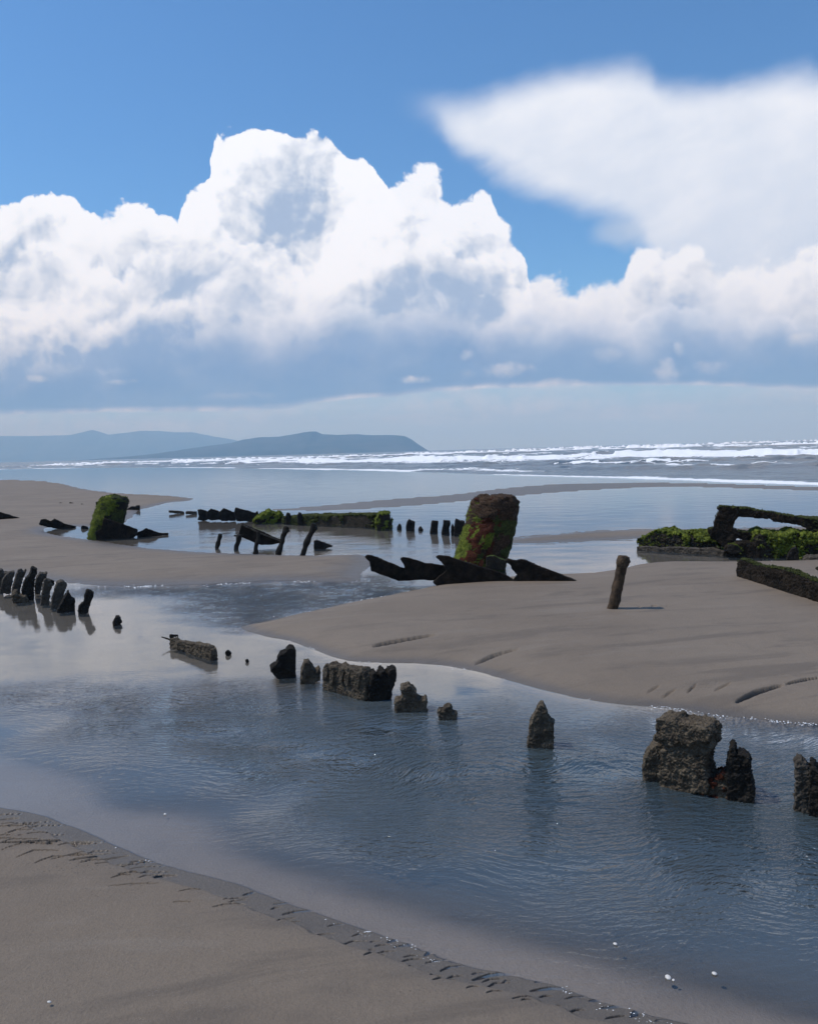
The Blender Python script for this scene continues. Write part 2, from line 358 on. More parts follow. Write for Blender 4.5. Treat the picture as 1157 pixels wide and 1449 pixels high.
# ragged shorelines: look the outlines up through a small warp that grows with distance from the edges' own scale
wx = GX + 0.05 * fbm(GX * 3, GY * 3, 3, 5) + 0.012 * RR * fbm(GX * .8, GY * .8, 2, 9)
wy = GY + 0.05 * fbm(GX * 3, GY * 3, 3, 15) + 0.012 * RR * fbm(GX * .8, GY * .8, 2, 19)
def sand_height(X, Y, WX, WY):
    dA = sdf(WX, WY, SAND_A); dS = sdf(WX, WY, SHELF); dBk = sdf(WX, WY, SAND_B); dC = sdf(WX, WY, SAND_C)
    dD = sdf(X, Y, SAND_D); dE = sdf(X, Y, SAND_E)
    def bank(d, hi, k): return np.where(d > 0, hi * (1 - np.exp(-np.maximum(d, 0) / k)), 0)
    nearest = -np.maximum.reduce([dA, dBk, dC, dD + .3, dE + .3])        # distance from any sand, in the water
    rr = np.hypot(X, Y)
    depth = 0.32 * (1 - np.exp(-np.maximum(nearest, 0) / 0.55))
    depth = np.where(rr > 9, np.minimum(depth, 0.03 + 0.9 / np.maximum(rr, 1)), depth)
    far = np.clip((rr - 14) / 8, 0, 1); depth = depth * (1 - far) + np.minimum(depth, 0.035) * far
    # shallow shelf beside the near bank
    w_ = 1 / (1 + np.exp(-np.clip(dS / 0.07, -30, 30)))
    shelf_d = 0.004 + 0.022 * np.clip(-dA, 0, 1.2)
    deep_d = 0.022 + 0.34 * (1 - np.exp(-(np.maximum(-dS, 0) / 1.3) ** 1.4))
    near_d = w_ * shelf_d + (1 - w_) * deep_d
    kf = np.clip((rr - 7) / 2, 0, 1)
    depth = np.minimum(depth, near_d * (1 - kf) + kf)
    kl = np.clip((rr - 3.4 - .25 * X) / 2.5, 0, 1); depth = depth * (1 - kl) + np.minimum(depth, .034) * kl
    h = -depth
    h = h + bank(dA, 0.075, 0.35) + bank(dBk, 0.085, 0.30) + bank(dC, 0.05, 0.6) + bank(dD, 0.03, 0.25) + bank(dE, 0.006, 0.3)
    h = np.where(np.maximum.reduce([dA, dBk, dC]) > 0, h + 0.02 * fbm(X * .9, Y * .9, 3, 31) * np.clip(np.maximum.reduce([dA, dBk, dC]) / .6, 0, 1), h)
    # faint washed undulation on the sand
    h = h + 0.0035 * fbm(X * 3 + Y * 1.2, Y * 9, 3, 33) + 0.0012 * fbm(X * 22, Y * 22, 2, 35)
    return h, dA, dBk, dC
H, dA, dB_, dC = sand_height(GX, GY, wx, wy)
for poly, w, dep in SLITS:
    if w < .012: w *= .8
    P_ = np.array(poly); m_ = 8 * w + .05
    x0, y0 = P_.min(0) - m_; x1, y1 = P_.max(0) + m_
    k = np.where((GX > x0) & (GX < x1) & (GY > y0) & (GY < y1))
    if not len(k[0]): continue
    X, Y = GX[k], GY[k]
    X2 = X + .012 * fbm(X * 14, Y * 14, 2, 3); Y2 = Y + .012 * fbm(X * 14, Y * 14, 2, 4)
    d, t = seg_dist(X2, Y2, poly)
    prof_ = np.sin(np.pi * np.clip(t, 0, 1)) ** .7
    cut = np.clip(1 - (d / (w * (.35 + .65 * prof_))) ** 2, 0, 1) ** (.35 if w < .02 else 1.0)
    H[k] -= (2.8 if w < .012 else 1.7) * dep * cut * prof_ * np.clip(H[k] / .02 + .4, 0, 1)
    H[k] += dep * .07 * np.exp(-((d - 2.0 * w) / (1.3 * w)) ** 2) * prof_
# a low scarp cut along the near bank by the water
sc_a = .10 + .09 * fbm(GX * 2.2, GY * 2.2, 4, 88) + .03 * fbm(GX * 14, GY * 14, 2, 89)
k = (dA > -.05) & (RR < 9)
H = np.where(k & (H > 0), H - np.minimum(.016, .65 * H) * np.clip((sc_a + .016 - dA) / .016, 0, 1), H)
# soft rills running down the near bank to the water
k = (dA > -.02) & (dA < .45) & (RR < 8)
u_ = GX * .55 + GY * .83
H = np.where(k, H - 0.007 * np.clip(fbm(u_ * 9, GX * 1.2, 3, 77) * 3, 0, 1) * np.exp(-np.abs(dA - .1) / .15), H)
nr, nc = RR.shape
V3 = np.stack([GX, GY, H], -1).reshape(-1, 3)
idx = np.arange(nr * nc).reshape(nr, nc)
FQ = np.stack([idx[:-1, :-1], idx[:-1, 1:], idx[1:, 1:], idx[1:, :-1]], -1).reshape(-1, 4)

# sand material
m_sand, gg, out = new_mat('sand')
pos = gg.node('ShaderNodeNewGeometry').outputs['Position']
px_, py_, pz_ = gg.sep(pos)
n1 = gg.noise(pos, 0.55, 5, .6); n2 = gg.noise(pos, 6, 5, .65); n3 = gg.noise(pos, 420, 2, .7)
n4 = gg.noise(gg.xyz(gg.mul(px_, .5), gg.mul(py_, 1.6), 0), 1.1, 5, .6)
cs = gg.mix(gg.ss(n1, .35, .65), (.196, .154, .113), (.230, .184, .137))
cs = gg.mix(gg.ss(n4, .5, .72, 0, .45), cs, (.158, .128, .100))
cs = gg.mix(gg.ss(n2, .45, .75, 0, .3), cs, (.152, .125, .098))
st1 = gg.noise(gg.xyz(gg.mad(py_, .35, gg.mul(px_, .45)), gg.mad(px_, -.55, gg.mul(py_, 2.3)), 2.0), 1.5, 6, .62, dist=.6)
cs = gg.mix(gg.ss(st1, .52, .66, 0, .55), cs, (.118, .096, .076))
cs = gg.mix(gg.ss(st1, .44, .34, 0, .45), cs, (.245, .205, .162))
cs = gg.mix(gg.ss(n3, .35, .8, 0, .35), cs, (.105, .085, .068))
cs = gg.mix(gg.ss(gg.noise(pos, 120, 3, .7), .42, .66, 0, .30), cs, (.125, .10, .078))
sp = gg.voro(pos, 130, 0, dim='2D', out=0); spc = gg.noise(pos, 19, 2, .5)
cs = gg.mix(gg.mul(gg.ss(sp, .09, .05), gg.ss(spc, .60, .70)), cs, (.5, .48, .45))     # shell grit
dk = gg.voro(pos, 34, 0, dim='2D', out=0)
cs = gg.mix(gg.mul(gg.ss(dk, .12, .07), gg.ss(gg.noise(pos, 2.1, 3, .5), .56, .66)), cs, (.06, .052, .045))
wetn = gg.mad(gg.sub(n2, .5), .02, pz_)
wet = gg.mul(gg.ss(wetn, .004, .034, 1.0, 0.0), gg.ss(pz_, -.010, .0, .12, 1.0))
cs = gg.mix(gg.mul(wet, .68), cs, (.070, .060, .050))
pale_bed = gg.mul(gg.ss(pz_, -.045, -.014, 0.0, 1.0), gg.ss(pz_, -.001, -.004, 0.0, 1.0))  # paler sand colour just below the water level
cs = gg.mix(gg.mul(pale_bed, gg.ss(n1, .3, .6, .55, .95)), cs, (.34, .285, .25))
rgh = gg.mad(wet, -.32, .74)
bn = bump(gg, gg.mad(n3, .6, gg.mad(gg.noise(pos, 90, 3, .6), .9, gg.mad(st1, 4.0, gg.mul(n2, 2.4)))), .8, .005)
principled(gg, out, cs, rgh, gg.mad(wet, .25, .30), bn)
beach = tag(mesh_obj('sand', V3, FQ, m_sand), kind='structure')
attrH = H.reshape(-1)

# ------------------------------------------------------------------ shallow water lying on the beach
SHORE_PX = [(-1200, 690.5), (-600, 676), (0, 664), (130, 662), (250, 661.5), (430, 664), (585, 667), (640, 670), (700, 672), (850, 676), (1000, 681), (1157, 686), (1500, 700), (2600, 745)]
SHORE = smooth_poly(gpl(SHORE_PX), 2)
SEA_POLY = SHORE + [(12000, 3000), (12000, 30000), (-30000, 30000), (-30000, SHORE[0][1] + 200)]
dSea = sdf(GX, GY, SEA_POLY)
RIP = np.zeros_like(GX)
def patch(pts, v, soft):
    global RIP
    d = sdf(GX + soft * 1.5 * fbm(GX * .9, GY * .9, 3, 51), GY + soft * 1.5 * fbm(GX * .9, GY * .9, 3, 52), gpl(pts))
    RIP = np.maximum(RIP, v / (1 + np.exp(-np.clip(d / (soft * .35), -30, 30))))
CHOP = [(300, 822), (520, 818), (560, 838), (450, 866), (350, 880), (300, 862), (260, 845), (150, 832)]
patch([(260, 752), (600, 752), (640, 790), (520, 788), (330, 786), (240, 776)], .55, .8)
patch([(0, 968), (200, 985), (420, 960), (640, 1010), (900, 1060), (1300, 1060), (1400, 1330), (1157, 1310), (960, 1290), (760, 1230), (560, 1165), (430, 1140), (300, 1090), (180, 1050), (60, 1010)], .50, .45)
RIP *= np.clip(2.2 - RR / 3.2, .05, 1)
patch([(230, 1030), (420, 1010), (600, 1060), (620, 1130), (470, 1150), (360, 1110)], 1.0, .25)
patch([(860, 1040), (1300, 1010), (1400, 1120), (1157, 1240), (900, 1170)], .55, .3)
patch(CHOP, 1.0, .5)
keep = ((H < .004) & (dA < .035) & (dSea < 2.0) & (RR < 260)).reshape(-1)
fk = keep[FQ].any(1)
used = np.zeros(nr * nc, bool); used[FQ[fk].ravel()] = True
remap = np.cumsum(used) - 1
Vw = V3[used].copy(); Vw[:, 2] = 0.0
CH = 1 / (1 + np.exp(-np.clip(sdf(Vw[:, 0], Vw[:, 1], gpl(CHOP)) / .25, -30, 30)))
Vw[:, 2] += (0.022 * fbm(Vw[:, 0] * 7 + Vw[:, 1] * 2, Vw[:, 1] * 7, 3, 61)) * CH * .9

m_wat, gg, out = new_mat('shallow_water')
pos = gg.node('ShaderNodeNewGeometry').outputs['Position']
x_, y_, z_ = gg.sep(pos)
dep = attrn(gg, 'depth'); rip = attrn(gg, 'ripple')
warp = gg.noise(pos, .8, 2, .5, out=1); wr_, wg_, _ = gg.sep(warp)
cx_ = gg.mad(wr_, .9, x_); cy_ = gg.mad(wg_, .9, y_)
r1 = gg.noise(gg.xyz(gg.mul(cx_, 1.0), gg.mul(cy_, 3.0), 0), 10, 3, .5, dist=.25)
r2 = gg.noise(gg.xyz(gg.mad(cy_, .6, cx_), gg.mad(cx_, -1.3, gg.mul(cy_, 2.6)), 0), 21, 2, .5, dist=.2)
r3 = gg.noise(gg.xyz(x_, gg.mul(y_, 1.6), 3.0), 1.3, 1, .5)
gust = gg.ss(gg.noise(gg.xyz(gg.mul(x_, .7), y_, 7.0), 1.5, 2, .5), .36, .60, .25, 1.15)
amp = gg.mul(gg.mad(rip, 2.7, .02), gust)
hgt = gg.add(gg.mul(r3, .22), gg.mul(amp, gg.mad(r1, 1.0, gg.mul(r2, .5))))
nb = bump(gg, hgt, 1.0, .026)
fr = gg.node('ShaderNodeFresnel'); fr.inputs[0].default_value = 1.62; gg.link(nb, fr.inputs['Normal'])
gl = gg.node('ShaderNodeBsdfGlossy'); gl.inputs['Roughness'].default_value = .035; gl.inputs['Color'].default_value = (1, 1, 1, 1); gg.link(nb, gl.inputs['Normal'])
tr = gg.node('ShaderNodeBsdfTransparent'); tr.inputs[0].default_value = (.92, .95, .96, 1)
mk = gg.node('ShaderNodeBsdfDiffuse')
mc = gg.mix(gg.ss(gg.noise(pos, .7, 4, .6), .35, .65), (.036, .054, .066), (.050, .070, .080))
mc = gg.mix(gg.ss(dep, .04, .24, 1.0, 0.0), mc, (.115, .145, .165)); gg.link(mc, mk.inputs[0])  # murk bluer, brighter where shallow: sky reflection and bottom light put into its colour
turb = gg.sub(1.0, gg.m('POWER', 2.718, gg.mul(gg.mx(gg.sub(dep, .012), 0.0), -11.0)))
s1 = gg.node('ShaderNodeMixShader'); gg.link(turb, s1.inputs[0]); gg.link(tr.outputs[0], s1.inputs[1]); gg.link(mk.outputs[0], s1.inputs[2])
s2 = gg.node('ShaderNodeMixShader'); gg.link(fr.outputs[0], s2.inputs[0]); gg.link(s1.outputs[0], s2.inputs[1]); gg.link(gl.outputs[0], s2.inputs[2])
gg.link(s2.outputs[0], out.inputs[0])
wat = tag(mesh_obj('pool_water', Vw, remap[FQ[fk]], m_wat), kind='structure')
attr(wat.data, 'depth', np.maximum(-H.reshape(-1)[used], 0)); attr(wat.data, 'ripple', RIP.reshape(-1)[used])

# ------------------------------------------------------------------ the sea with its lines of surf
q2 = np.concatenate([np.arange(90, 30, -.7), np.arange(30, 8, -.3), np.arange(8, 1, -.09), np.linspace(1, .30, 14)])
rows2 = 1150 * H_CAM / q2
ang2 = np.concatenate([np.linspace(-1.35, math.atan(-.62) - .01, 60), np.arctan(np.arange(-.62, .62, 2.0 / 1150)), np.linspace(math.atan(.62) + .01, 1.45, 60)])
A2, R2 = np.meshgrid(ang2, rows2); SX, SY = R2 * np.sin(A2), R2 * np.cos(A2)
dS2 = sdf(SX, SY, SEA_POLY)
# swell direction: roughly square to the shore
sx, sy = (SHORE[-6][0] - SHORE[6][0]), (SHORE[-6][1] - SHORE[6][1]); L = math.hypot(sx, sy); ax_, ay_ = sx / L, sy / L; nx_, ny_ = -ay_, ax_
SH = np.zeros_like(SX)
wr = random.Random(11)
for i in range(34):
    lam = 1.1 * (1.115 ** i); th = wr.gauss(0, .45); kx = nx_ * math.cos(th) - ny_ * math.sin(th); ky = nx_ * math.sin(th) + ny_ * math.cos(th)
    ph = wr.uniform(0, 6.28); s_ = np.sin((SX * kx + SY * ky) * 2 * math.pi / lam + ph + 1.5 * fbm(SX / lam / 4, SY / lam / 4, 2, i))
    res = np.clip(lam / (R2 * R2 * .5 / 1840 + .25) - .6, 0, 1)      # leave out what the mesh cannot carry
    SH += 0.0085 * lam ** .72 * res * (np.abs(s_) * -2 + 1.2) * 1.25
calm = np.clip(dS2 / 25, 0.12, 1)
SH = SH * calm
FO = np.zeros_like(SX)
def surf(pts, hgt, wid, foam=1.0, back=.35, seed=0, gap=.0, long=.05, lead=0.0):
    """a breaking wave along a ground line: crest height, foam apron width on the shore side"""
    global SH, FO
    line = smooth_poly(gpl(pts), 2)
    d, t = seg_dist(SX, SY, line)
    P_ = np.array(line); mid = P_[len(P_) // 2]
    # sign: + on the landward side
    i = np.clip((t * (len(line) - 1)).astype(int), 0, len(line) - 2)
    ex = P_[i + 1, 0] - P_[i, 0]; ey = P_[i + 1, 1] - P_[i, 1]
    s = np.sign(ex * (SY - P_[i, 1]) - ey * (SX - P_[i, 0])) * d * -1
    n = fbm(SX * ax_ * long + SY * ay_ * long, s * 0 + seed, 4, seed)
    n2_ = fbm(SX * .35, SY * .35, 3, seed + 5)
    ends = np.clip(np.minimum(t, 1 - t) / .04, 0, 1)
    a = np.clip(.75 + n * 1.3, .15, 1.25) * ends
    s = s + n2_ * wid * .5
    cr = np.where(s > 0, np.exp(-(s / (hgt * 1.0)) ** 2), np.exp(-(s / (hgt * 4.0)) ** 2))
    SH += hgt * a * cr
    fm = np.where(s > 0, np.exp(-(s / wid) ** 2 * 1.2), np.exp(-(s / (wid * back)) ** 2)) * np.clip(1.0 + (n - gap) * 3.0, 0, 1) * ends
    FO = np.maximum(FO, fm * foam)
surf([(-600, 677), (0, 664), (130, 662.5), (250, 662), (430, 664.5), (585, 667.5)], .16, 5, .95, .6, 1)
surf([(600, 673), (660, 673), (700, 673.5), (850, 677), (1000, 682), (1157, 687), (1500, 701), (2600, 746)], .10, 1.5, 1.0, 1.3, 2, gap=-.25)
surf([(590, 664), (700, 666), (800, 668), (950, 672)], .08, 2.5, .5, .6, 22, gap=.1)
surf([(-600, 668), (0, 659.5), (140, 657)], .4, 12, 1.0, .5, 3)
surf([(80, 656), (200, 653.5), (330, 651.5), (470, 649.5), (560, 648), (640, 648)], .5, 20, .95, .5, 4, gap=.02, long=.03)
surf([(240, 651.2), (400, 647.5), (520, 645), (640, 643), (700, 641.5)], .75, 34, 1.0, .5, 5, long=.02, gap=-.05)
surf([(540, 651), (700, 649), (760, 649), (850, 646), (1000, 642.5), (1157, 640), (1500, 636)], .42, 20, 1.0, .9, 6, gap=-.3)
surf([(300, 655.5), (450, 654), (560, 653), (640, 654)], .2, 8, .75, .5, 7, gap=.08)
surf([(560, 642.5), (650, 640.5), (720, 638.6), (830, 636), (900, 634), (960, 633), (1050, 631), (1157, 628), (1400, 622)], 1.35, 46, 1.0, .35, 8, long=.02, gap=.0)
surf([(700, 637), (800, 634.5), (860, 632.4), (1000, 628.6), (1157, 624.7)], 1.7, 70, 1.0, .3, 9, long=.01, gap=.12)
surf([(880, 631), (1157, 623.7), (1300, 619.6)], 2.2, 120, .9, .3, 10, long=.006, gap=.2)
# white horses scattered over the chop
wc = fbm(SX * .10 * ax_ + SY * .1 * ay_, (SX * nx_ + SY * ny_) * .5, 4, 91) + .25 * (SH > .05)
FO = np.maximum(FO, np.clip((wc - .30) * 6, 0, .6) * np.clip(dS2 / 12, 0, 1))
SH = np.maximum(SH + .03, .012)
rag = dS2 + .5 * fbm(SX * .4, SY * .4, 3, 201)
SH = np.where(rag < 1.5, SH * np.clip((rag + .3) / 1.8, 0, 1) - .06 * np.clip((.1 - rag) / .6, 0, 1), SH)
keep2 = (dS2 > -3.0).reshape(-1)
i2 = np.arange(SX.size).reshape(SX.shape)
F2 = np.stack([i2[:-1, :-1], i2[:-1, 1:], i2[1:, 1:], i2[1:, :-1]], -1).reshape(-1, 4)
F2 = F2[keep2[F2].all(1)]
us = np.zeros(SX.size, bool); us[F2.ravel()] = True; rm2 = np.cumsum(us) - 1
V2 = np.stack([SX, SY, SH], -1).reshape(-1, 3)[us]
m_sea, gg, out = new_mat('sea_water')
pos = gg.node('ShaderNodeNewGeometry').outputs['Position']
fo = attrn(gg, 'foam')
f1 = gg.noise(pos, .55, 5, .7); f2 = gg.noise(pos, 2.6, 4, .7)
fm = gg.ss(gg.mad(gg.sub(f1, .5), .9, gg.mad(gg.sub(f2, .5), .9, fo)), .34, .52)
nb = bump(gg, gg.mad(gg.noise(pos, 1.6, 6, .65), 1.0, gg.mul(gg.noise(pos, .3, 3, .5), 2.0)), .8, .14)
sea_b = principled(gg, None, gg.mix(gg.ss(gg.noise(pos, .03, 3, .5), .4, .6), (.012, .034, .058), (.020, .046, .066)), .16, .5, nb, IOR=1.333)
foam_b = principled(gg, None, gg.mix(f2, (.80, .83, .85), (.94, .95, .95)), .9, .2, bump(gg, gg.noise(pos, 2.2, 5, .7), .8, .10))
s = gg.node('ShaderNodeMixShader'); gg.link(fm, s.inputs[0]); gg.link(sea_b, s.inputs[1]); gg.link(foam_b, s.inputs[2]); gg.link(s.outputs[0], out.inputs[0])
sea = tag(mesh_obj('sea', V2, rm2[F2], m_sea), kind='structure')
attr(sea.data, 'foam', FO.reshape(-1)[us])

# ------------------------------------------------------------------ headland and far mountains
m_hill, gg, out = new_mat('forested_hill')
pos = gg.node('ShaderNodeNewGeometry').outputs['Position']
principled(gg, out, gg.mix(gg.ss(gg.noise(pos, .012, 5, .65), .4, .62), (.030, .045, .030), (.065, .070, .050)), .95, .1)
def hill(name, prof_px, Y, depthm, seed):
    P_ = [dp(a, b, Y) for a, b in prof_px]
    xs = np.linspace(P_[0].x, P_[-1].x, 420); hz_ = np.interp(xs, [p.x for p in P_], [p.z for p in P_])
    ys = np.linspace(-1, 1, 44)
    X, T = np.meshgrid(xs, ys); Hh = np.tile(hz_, (len(ys), 1))
    sh_ = np.clip(1 - np.abs(T) ** 1.5, 0, 1)
    gul = 1 + .35 * fbm(X / 140, T * 4, 4, seed) * np.clip(np.abs(T) * 3, 0, 1)
    Z = Hh * sh_ * gul + 3.0 * fbm(X / 30, T * 9, 3, seed + 3) * sh_ - 3 * (np.abs(T) > .98)
    Yy = Y + T * depthm + 60 * fbm(X / 300, T * 2, 2, seed + 7)
    i = np.arange(X.size).reshape(X.shape)
    F = np.stack([i[:-1, :-1], i[:-1, 1:], i[1:, 1:], i[1:, :-1]], -1).reshape(-1, 4)
    return tag(mesh_obj(name, np.stack([X, Yy, Z], -1).reshape(-1, 3), F, m_hill), kind='structure')
hill('headland', [(150, 650), (215, 643), (245, 639), (272, 634), (300, 630), (330, 626), (352, 621), (372, 618.5), (395, 618), (418, 614), (436, 611), (447, 610.5), (456, 614.5), (480, 615.5), (505, 614.5), (530, 616), (550, 615.5), (572, 617), (582, 621.5), (592, 629), (600, 634.5), (606, 639)], 3000, 420, 3)
hill('far_mountains', [(-500, 650), (-330, 628), (-200, 620), (-90, 622), (0, 617), (50, 617), (100, 615.5), (122, 611), (131, 608), (141, 611), (153, 615), (175, 613), (200, 609.5), (225, 610), (250, 612), (272, 611.5), (300, 617), (330, 622), (370, 634), (420, 642), (470, 645)], 5300, 500, 13)

# ------------------------------------------------------------------ materials of the wreck
def wood_mat(name, base, light, dark, bscale=1.0, dist=.012, rough=.85, moss=0.0, crust=0.0, spots=0.0, spec=.25):
    m, gg, out = new_mat(name)
    tc = gg.node('ShaderNodeTexCoord').outputs['Object']
    nn = gg.node('ShaderNodeNewGeometry').outputs['Normal']; _, _, nz = gg.sep(nn)
    a = gg.noise(tc, 9 * bscale, 6, .65); b = gg.noise(tc, 46 * bscale, 4, .65); v = gg.voro(tc, 30 * bscale, 2, .6, feature='F1', out=0)
    c = gg.mix(gg.ss(a, .36, .64), base, light)
    c = gg.mix(gg.ss(b, .52, .72, 0, .8), c, dark)
    if crust: c = gg.mix(gg.mul(gg.ss(v, .45, .2), crust), c, tuple(min(1, x * 1.9) for x in light))
    if spots: c = gg.mix(gg.mul(gg.ss(gg.voro(tc, 70 * bscale, 0), .22, .12), gg.ss(a, .5, .6, 0, spots)), c, (.32, .30, .27))
    if moss:
        f = gg.ss(gg.add(gg.mul(nz, .55), gg.mul(gg.sub(a, .5), 1.7)), .55 - moss, .85 - moss)
        g1 = gg.mix(gg.ss(b, .35, .65), (.030, .055, .008), (.105, .150, .018))
        c = gg.mix(f, c, g1)
    h = gg.mad(a, 1.0, gg.mad(b, .45, gg.mul(v, -.5)))
    principled(gg, out, c, rough, spec, bump(gg, h, .9, dist))
    return m
M = {}
M['dark'] = wood_mat('dark_wet_timber', (.015, .013, .011), (.029, .025, .020), (.008, .007, .006), 1.0, .014, .85, spec=.15)
M['plate'] = wood_mat('black_rusted_plate', (.009, .007, .005), (.026, .019, .013), (.004, .0035, .003), .8, .010, .85, spec=.12)
M['rib'] = wood_mat('weathered_rib', (.042, .035, .027), (.095, .080, .062), (.018, .015, .012), 1.3, .012, .85, crust=.4)
M['crust'] = wood_mat('barnacled_timber', (.052, .041, .029), (.128, .102, .070), (.020, .016, .011), 2.2, .010, .9, crust=.75, spots=.6)
M['mossy'] = wood_mat('mossy_timber', (.024, .020, .014), (.045, .036, .024), (.012, .010, .008), 1.2, .02, .85, moss=.30)
M['postm'] = wood_mat('rusty_post', (.040, .028, .018), (.095, .062, .036), (.018, .013, .009), 2.0, .012, .85, crust=.3)
def moss_mat(name, a_, b_, c_, bs=1.0):
    m, gg, out = new_mat(name)
    tc = gg.node('ShaderNodeTexCoord').outputs['Object']
    a = gg.noise(tc, 7 * bs, 5, .65); b = gg.noise(tc, 40 * bs, 4, .7)
    c = gg.mix(gg.ss(a, .35, .6), a_, b_); c = gg.mix(gg.ss(b, .42, .7), c, c_)
    principled(gg, out, c, .9, .2, bump(gg, gg.mad(b, .6, a), 1.0, .03)); return m
M['moss'] = moss_mat('moss', (.040, .054, .008), (.105, .135, .015), (.185, .215, .030))
M['moss_dark'] = moss_mat('dark_moss', (.020, .026, .009), (.046, .056, .014), (.082, .092, .022))
M['red'] = moss_mat('rust_red_crust', (.035, .010, .006), (.070, .018, .009), (.10, .032, .014))
M['brown'] = moss_mat('brown_rust_crust', (.022, .014, .009), (.052, .030, .018), (.105, .066, .040))

# ------------------------------------------------------------------ builders
def fr3(p, s, seed, oct=4):
    return mnoise.fractal(Vector((p[0] * s + seed * 3.7, p[1] * s - seed * 1.9, p[2] * s + seed)), 1.0, 2.0, oct)
def roughen(me, amp, size, seed, fine=.35):
    n = len(me.vertices); co = np.empty(n * 3, np.float32); no = np.empty(n * 3, np.float32)
    me.vertices.foreach_get('co', co); me.vertices.foreach_get('normal', no)
    co = co.reshape(-1, 3); no = no.reshape(-1, 3)
    s = 1.0 / size
    d = np.array([fr3(p, s, seed, 3) * amp + fr3(p, s * 4.5, seed + 5, 2) * amp * fine for p in co], np.float32)
    me.vertices.foreach_set('co', (co + no * d[:, None]).ravel()); me.update()
def frame_of(base, z0=0.0):
    """vertical plane standing on the ground under one or two places of the photograph"""
    if isinstance(base[0], (tuple, list)):
        a = gp(*base[0], z0); b = gp(*base[1], z0); t = (b - a); t.z = 0; t.normalize(); o = (a + b) / 2
    else:
        o = gp(*base, z0); t = Vector((o.y, -o.x, 0)).normalized()
    n = Vector((t.y, -t.x, 0))
    if n.dot(o - CP) > 0: n = -n          # n looks towards the camera
    return o, t, n
def slab(name, pts, base, thick, mat, amp=None, vox=None, seed=0, parent=None, z0=0.0, lean=0.0, off=0.0, smooth=1, grow=1.0):
    """an outline given real distance, size and thickness, its edges broken and rounded"""
    o, t, n = frame_of(base, z0)
    pl = []
    for p in pts:
        d = ray(*p); k = (o - CP).dot(n) / d.dot(n); q_ = CP + d * k - o
        pl.append((q_.dot(t), q_.z))
    px_m = (o - CP).length / FPX
    if vox is None: vox = max(.0040, px_m * .8)
    if amp is None: amp = px_m * 0.8
    bm = bmesh.new()
    f1 = []; f2 = []
    for a, z in pl:
        f1.append(bm.verts.new(t * a + Vector((0, 0, z)) + n * (off + thick * .35)))
    for a, z in pl:
        f2.append(bm.verts.new(t * a + Vector((0, 0, z)) + n * (off - thick * .65)))
    N = len(pl)
    bm.faces.new(f1); bm.faces.new(f2[::-1])
    for i in range(N): bm.faces.new((f1[i], f2[i], f2[(i + 1) % N], f1[(i + 1) % N]))
    bmesh.ops.triangulate(bm, faces=[f for f in bm.faces if len(f.verts) > 4])
    bmesh.ops.recalc_face_normals(bm, faces=bm.faces)
    me = bpy.data.meshes.new('tmp'); bm.to_mesh(me); bm.free()
    tmp = bpy.data.objects.new('tmp', me); col.objects.link(tmp)
    r_ = tmp.modifiers.new('r', 'REMESH'); r_.mode = 'VOXEL'; r_.voxel_size = vox
    if smooth:
        s_ = tmp.modifiers.new('s', 'SMOOTH'); s_.factor = .5; s_.iterations = smooth
    dg = bpy.context.evaluated_depsgraph_get()
    m2 = bpy.data.meshes.new_from_object(tmp.evaluated_get(dg))
    bpy.data.objects.remove(tmp); bpy.data.meshes.remove(me)
    m2.name = name
    roughen(m2, amp * .8, max(.03, px_m * 9), seed, .8)
    m2.polygons.foreach_set('use_smooth', [True] * len(m2.polygons))
    m2.materials.clear(); m2.materials.append(M[mat])
    ob = bpy.data.objects.new(name, m2); col.objects.link(ob)
    if parent:
        ob.parent = parent; ob.location = o - parent.location
    else: ob.location = o
    return ob
def loft(name, rows_, base, ratio, mat, amp=None, seed=0, parent=None, sub=5, seg=30, z0=0.0, lobes=0.0, dome=.15):
    """a round timber through rows of left and right edges, at the depth of its foot"""
    o = gp(*base, z0); Y = o.y; px_m = (o - CP).length / FPX
    if amp is None: amp = px_m * 2
    C_, Wd = [], []
    for a in rows_:
        l = dp(a[0], a[1], Y); r = dp(a[2], a[3], Y); C_.append(((l + r) / 2, (r - l) / 2))
    rings = []
    for i in range(len(C_) - 1):
        for k in range(sub): f = k / sub; rings.append((C_[i][0].lerp(C_[i + 1][0], f), C_[i][1].lerp(C_[i + 1][1], f)))
    rings.append(C_[-1])
    c_, w_ = C_[-1]; up = (C_[-1][0] - C_[-2][0]).normalized() * w_.length
    for f, h_ in ((.9, .3), (.7, .7), (.4, .95), (.12, 1.05)): rings.append((c_ + up * dome * h_, w_ * f))
    vs = []; dv = Vector((0, 1, 0))
    for c_, w_ in rings:
        for k in range(seg):
            a = 2 * math.pi * k / seg; e = 1 + lobes * math.sin(a * 3 + 1)
            vs.append(c_ - o + w_ * math.cos(a) * e + dv * w_.length * ratio * math.sin(a) * e)
    fs = []
    for i in range(len(rings) - 1):
        for k in range(seg): fs.append((i * seg + k, i * seg + (k + 1) % seg, (i + 1) * seg + (k + 1) % seg, (i + 1) * seg + k))
    fs.append(tuple(range(seg))[::-1]); fs.append(tuple(len(vs) - seg + k for k in range(seg)))
    ob = mesh_obj(name, vs, fs, M[mat])
    bm = bmesh.new(); bm.from_mesh(ob.data); bmesh.ops.recalc_face_normals(bm, faces=bm.faces); bm.to_mesh(ob.data); bm.free()
    roughen(ob.data, amp, max(.04, px_m * 9), seed)
    if parent: ob.parent = parent; ob.location = o - parent.location
    else: ob.location = o
    return ob
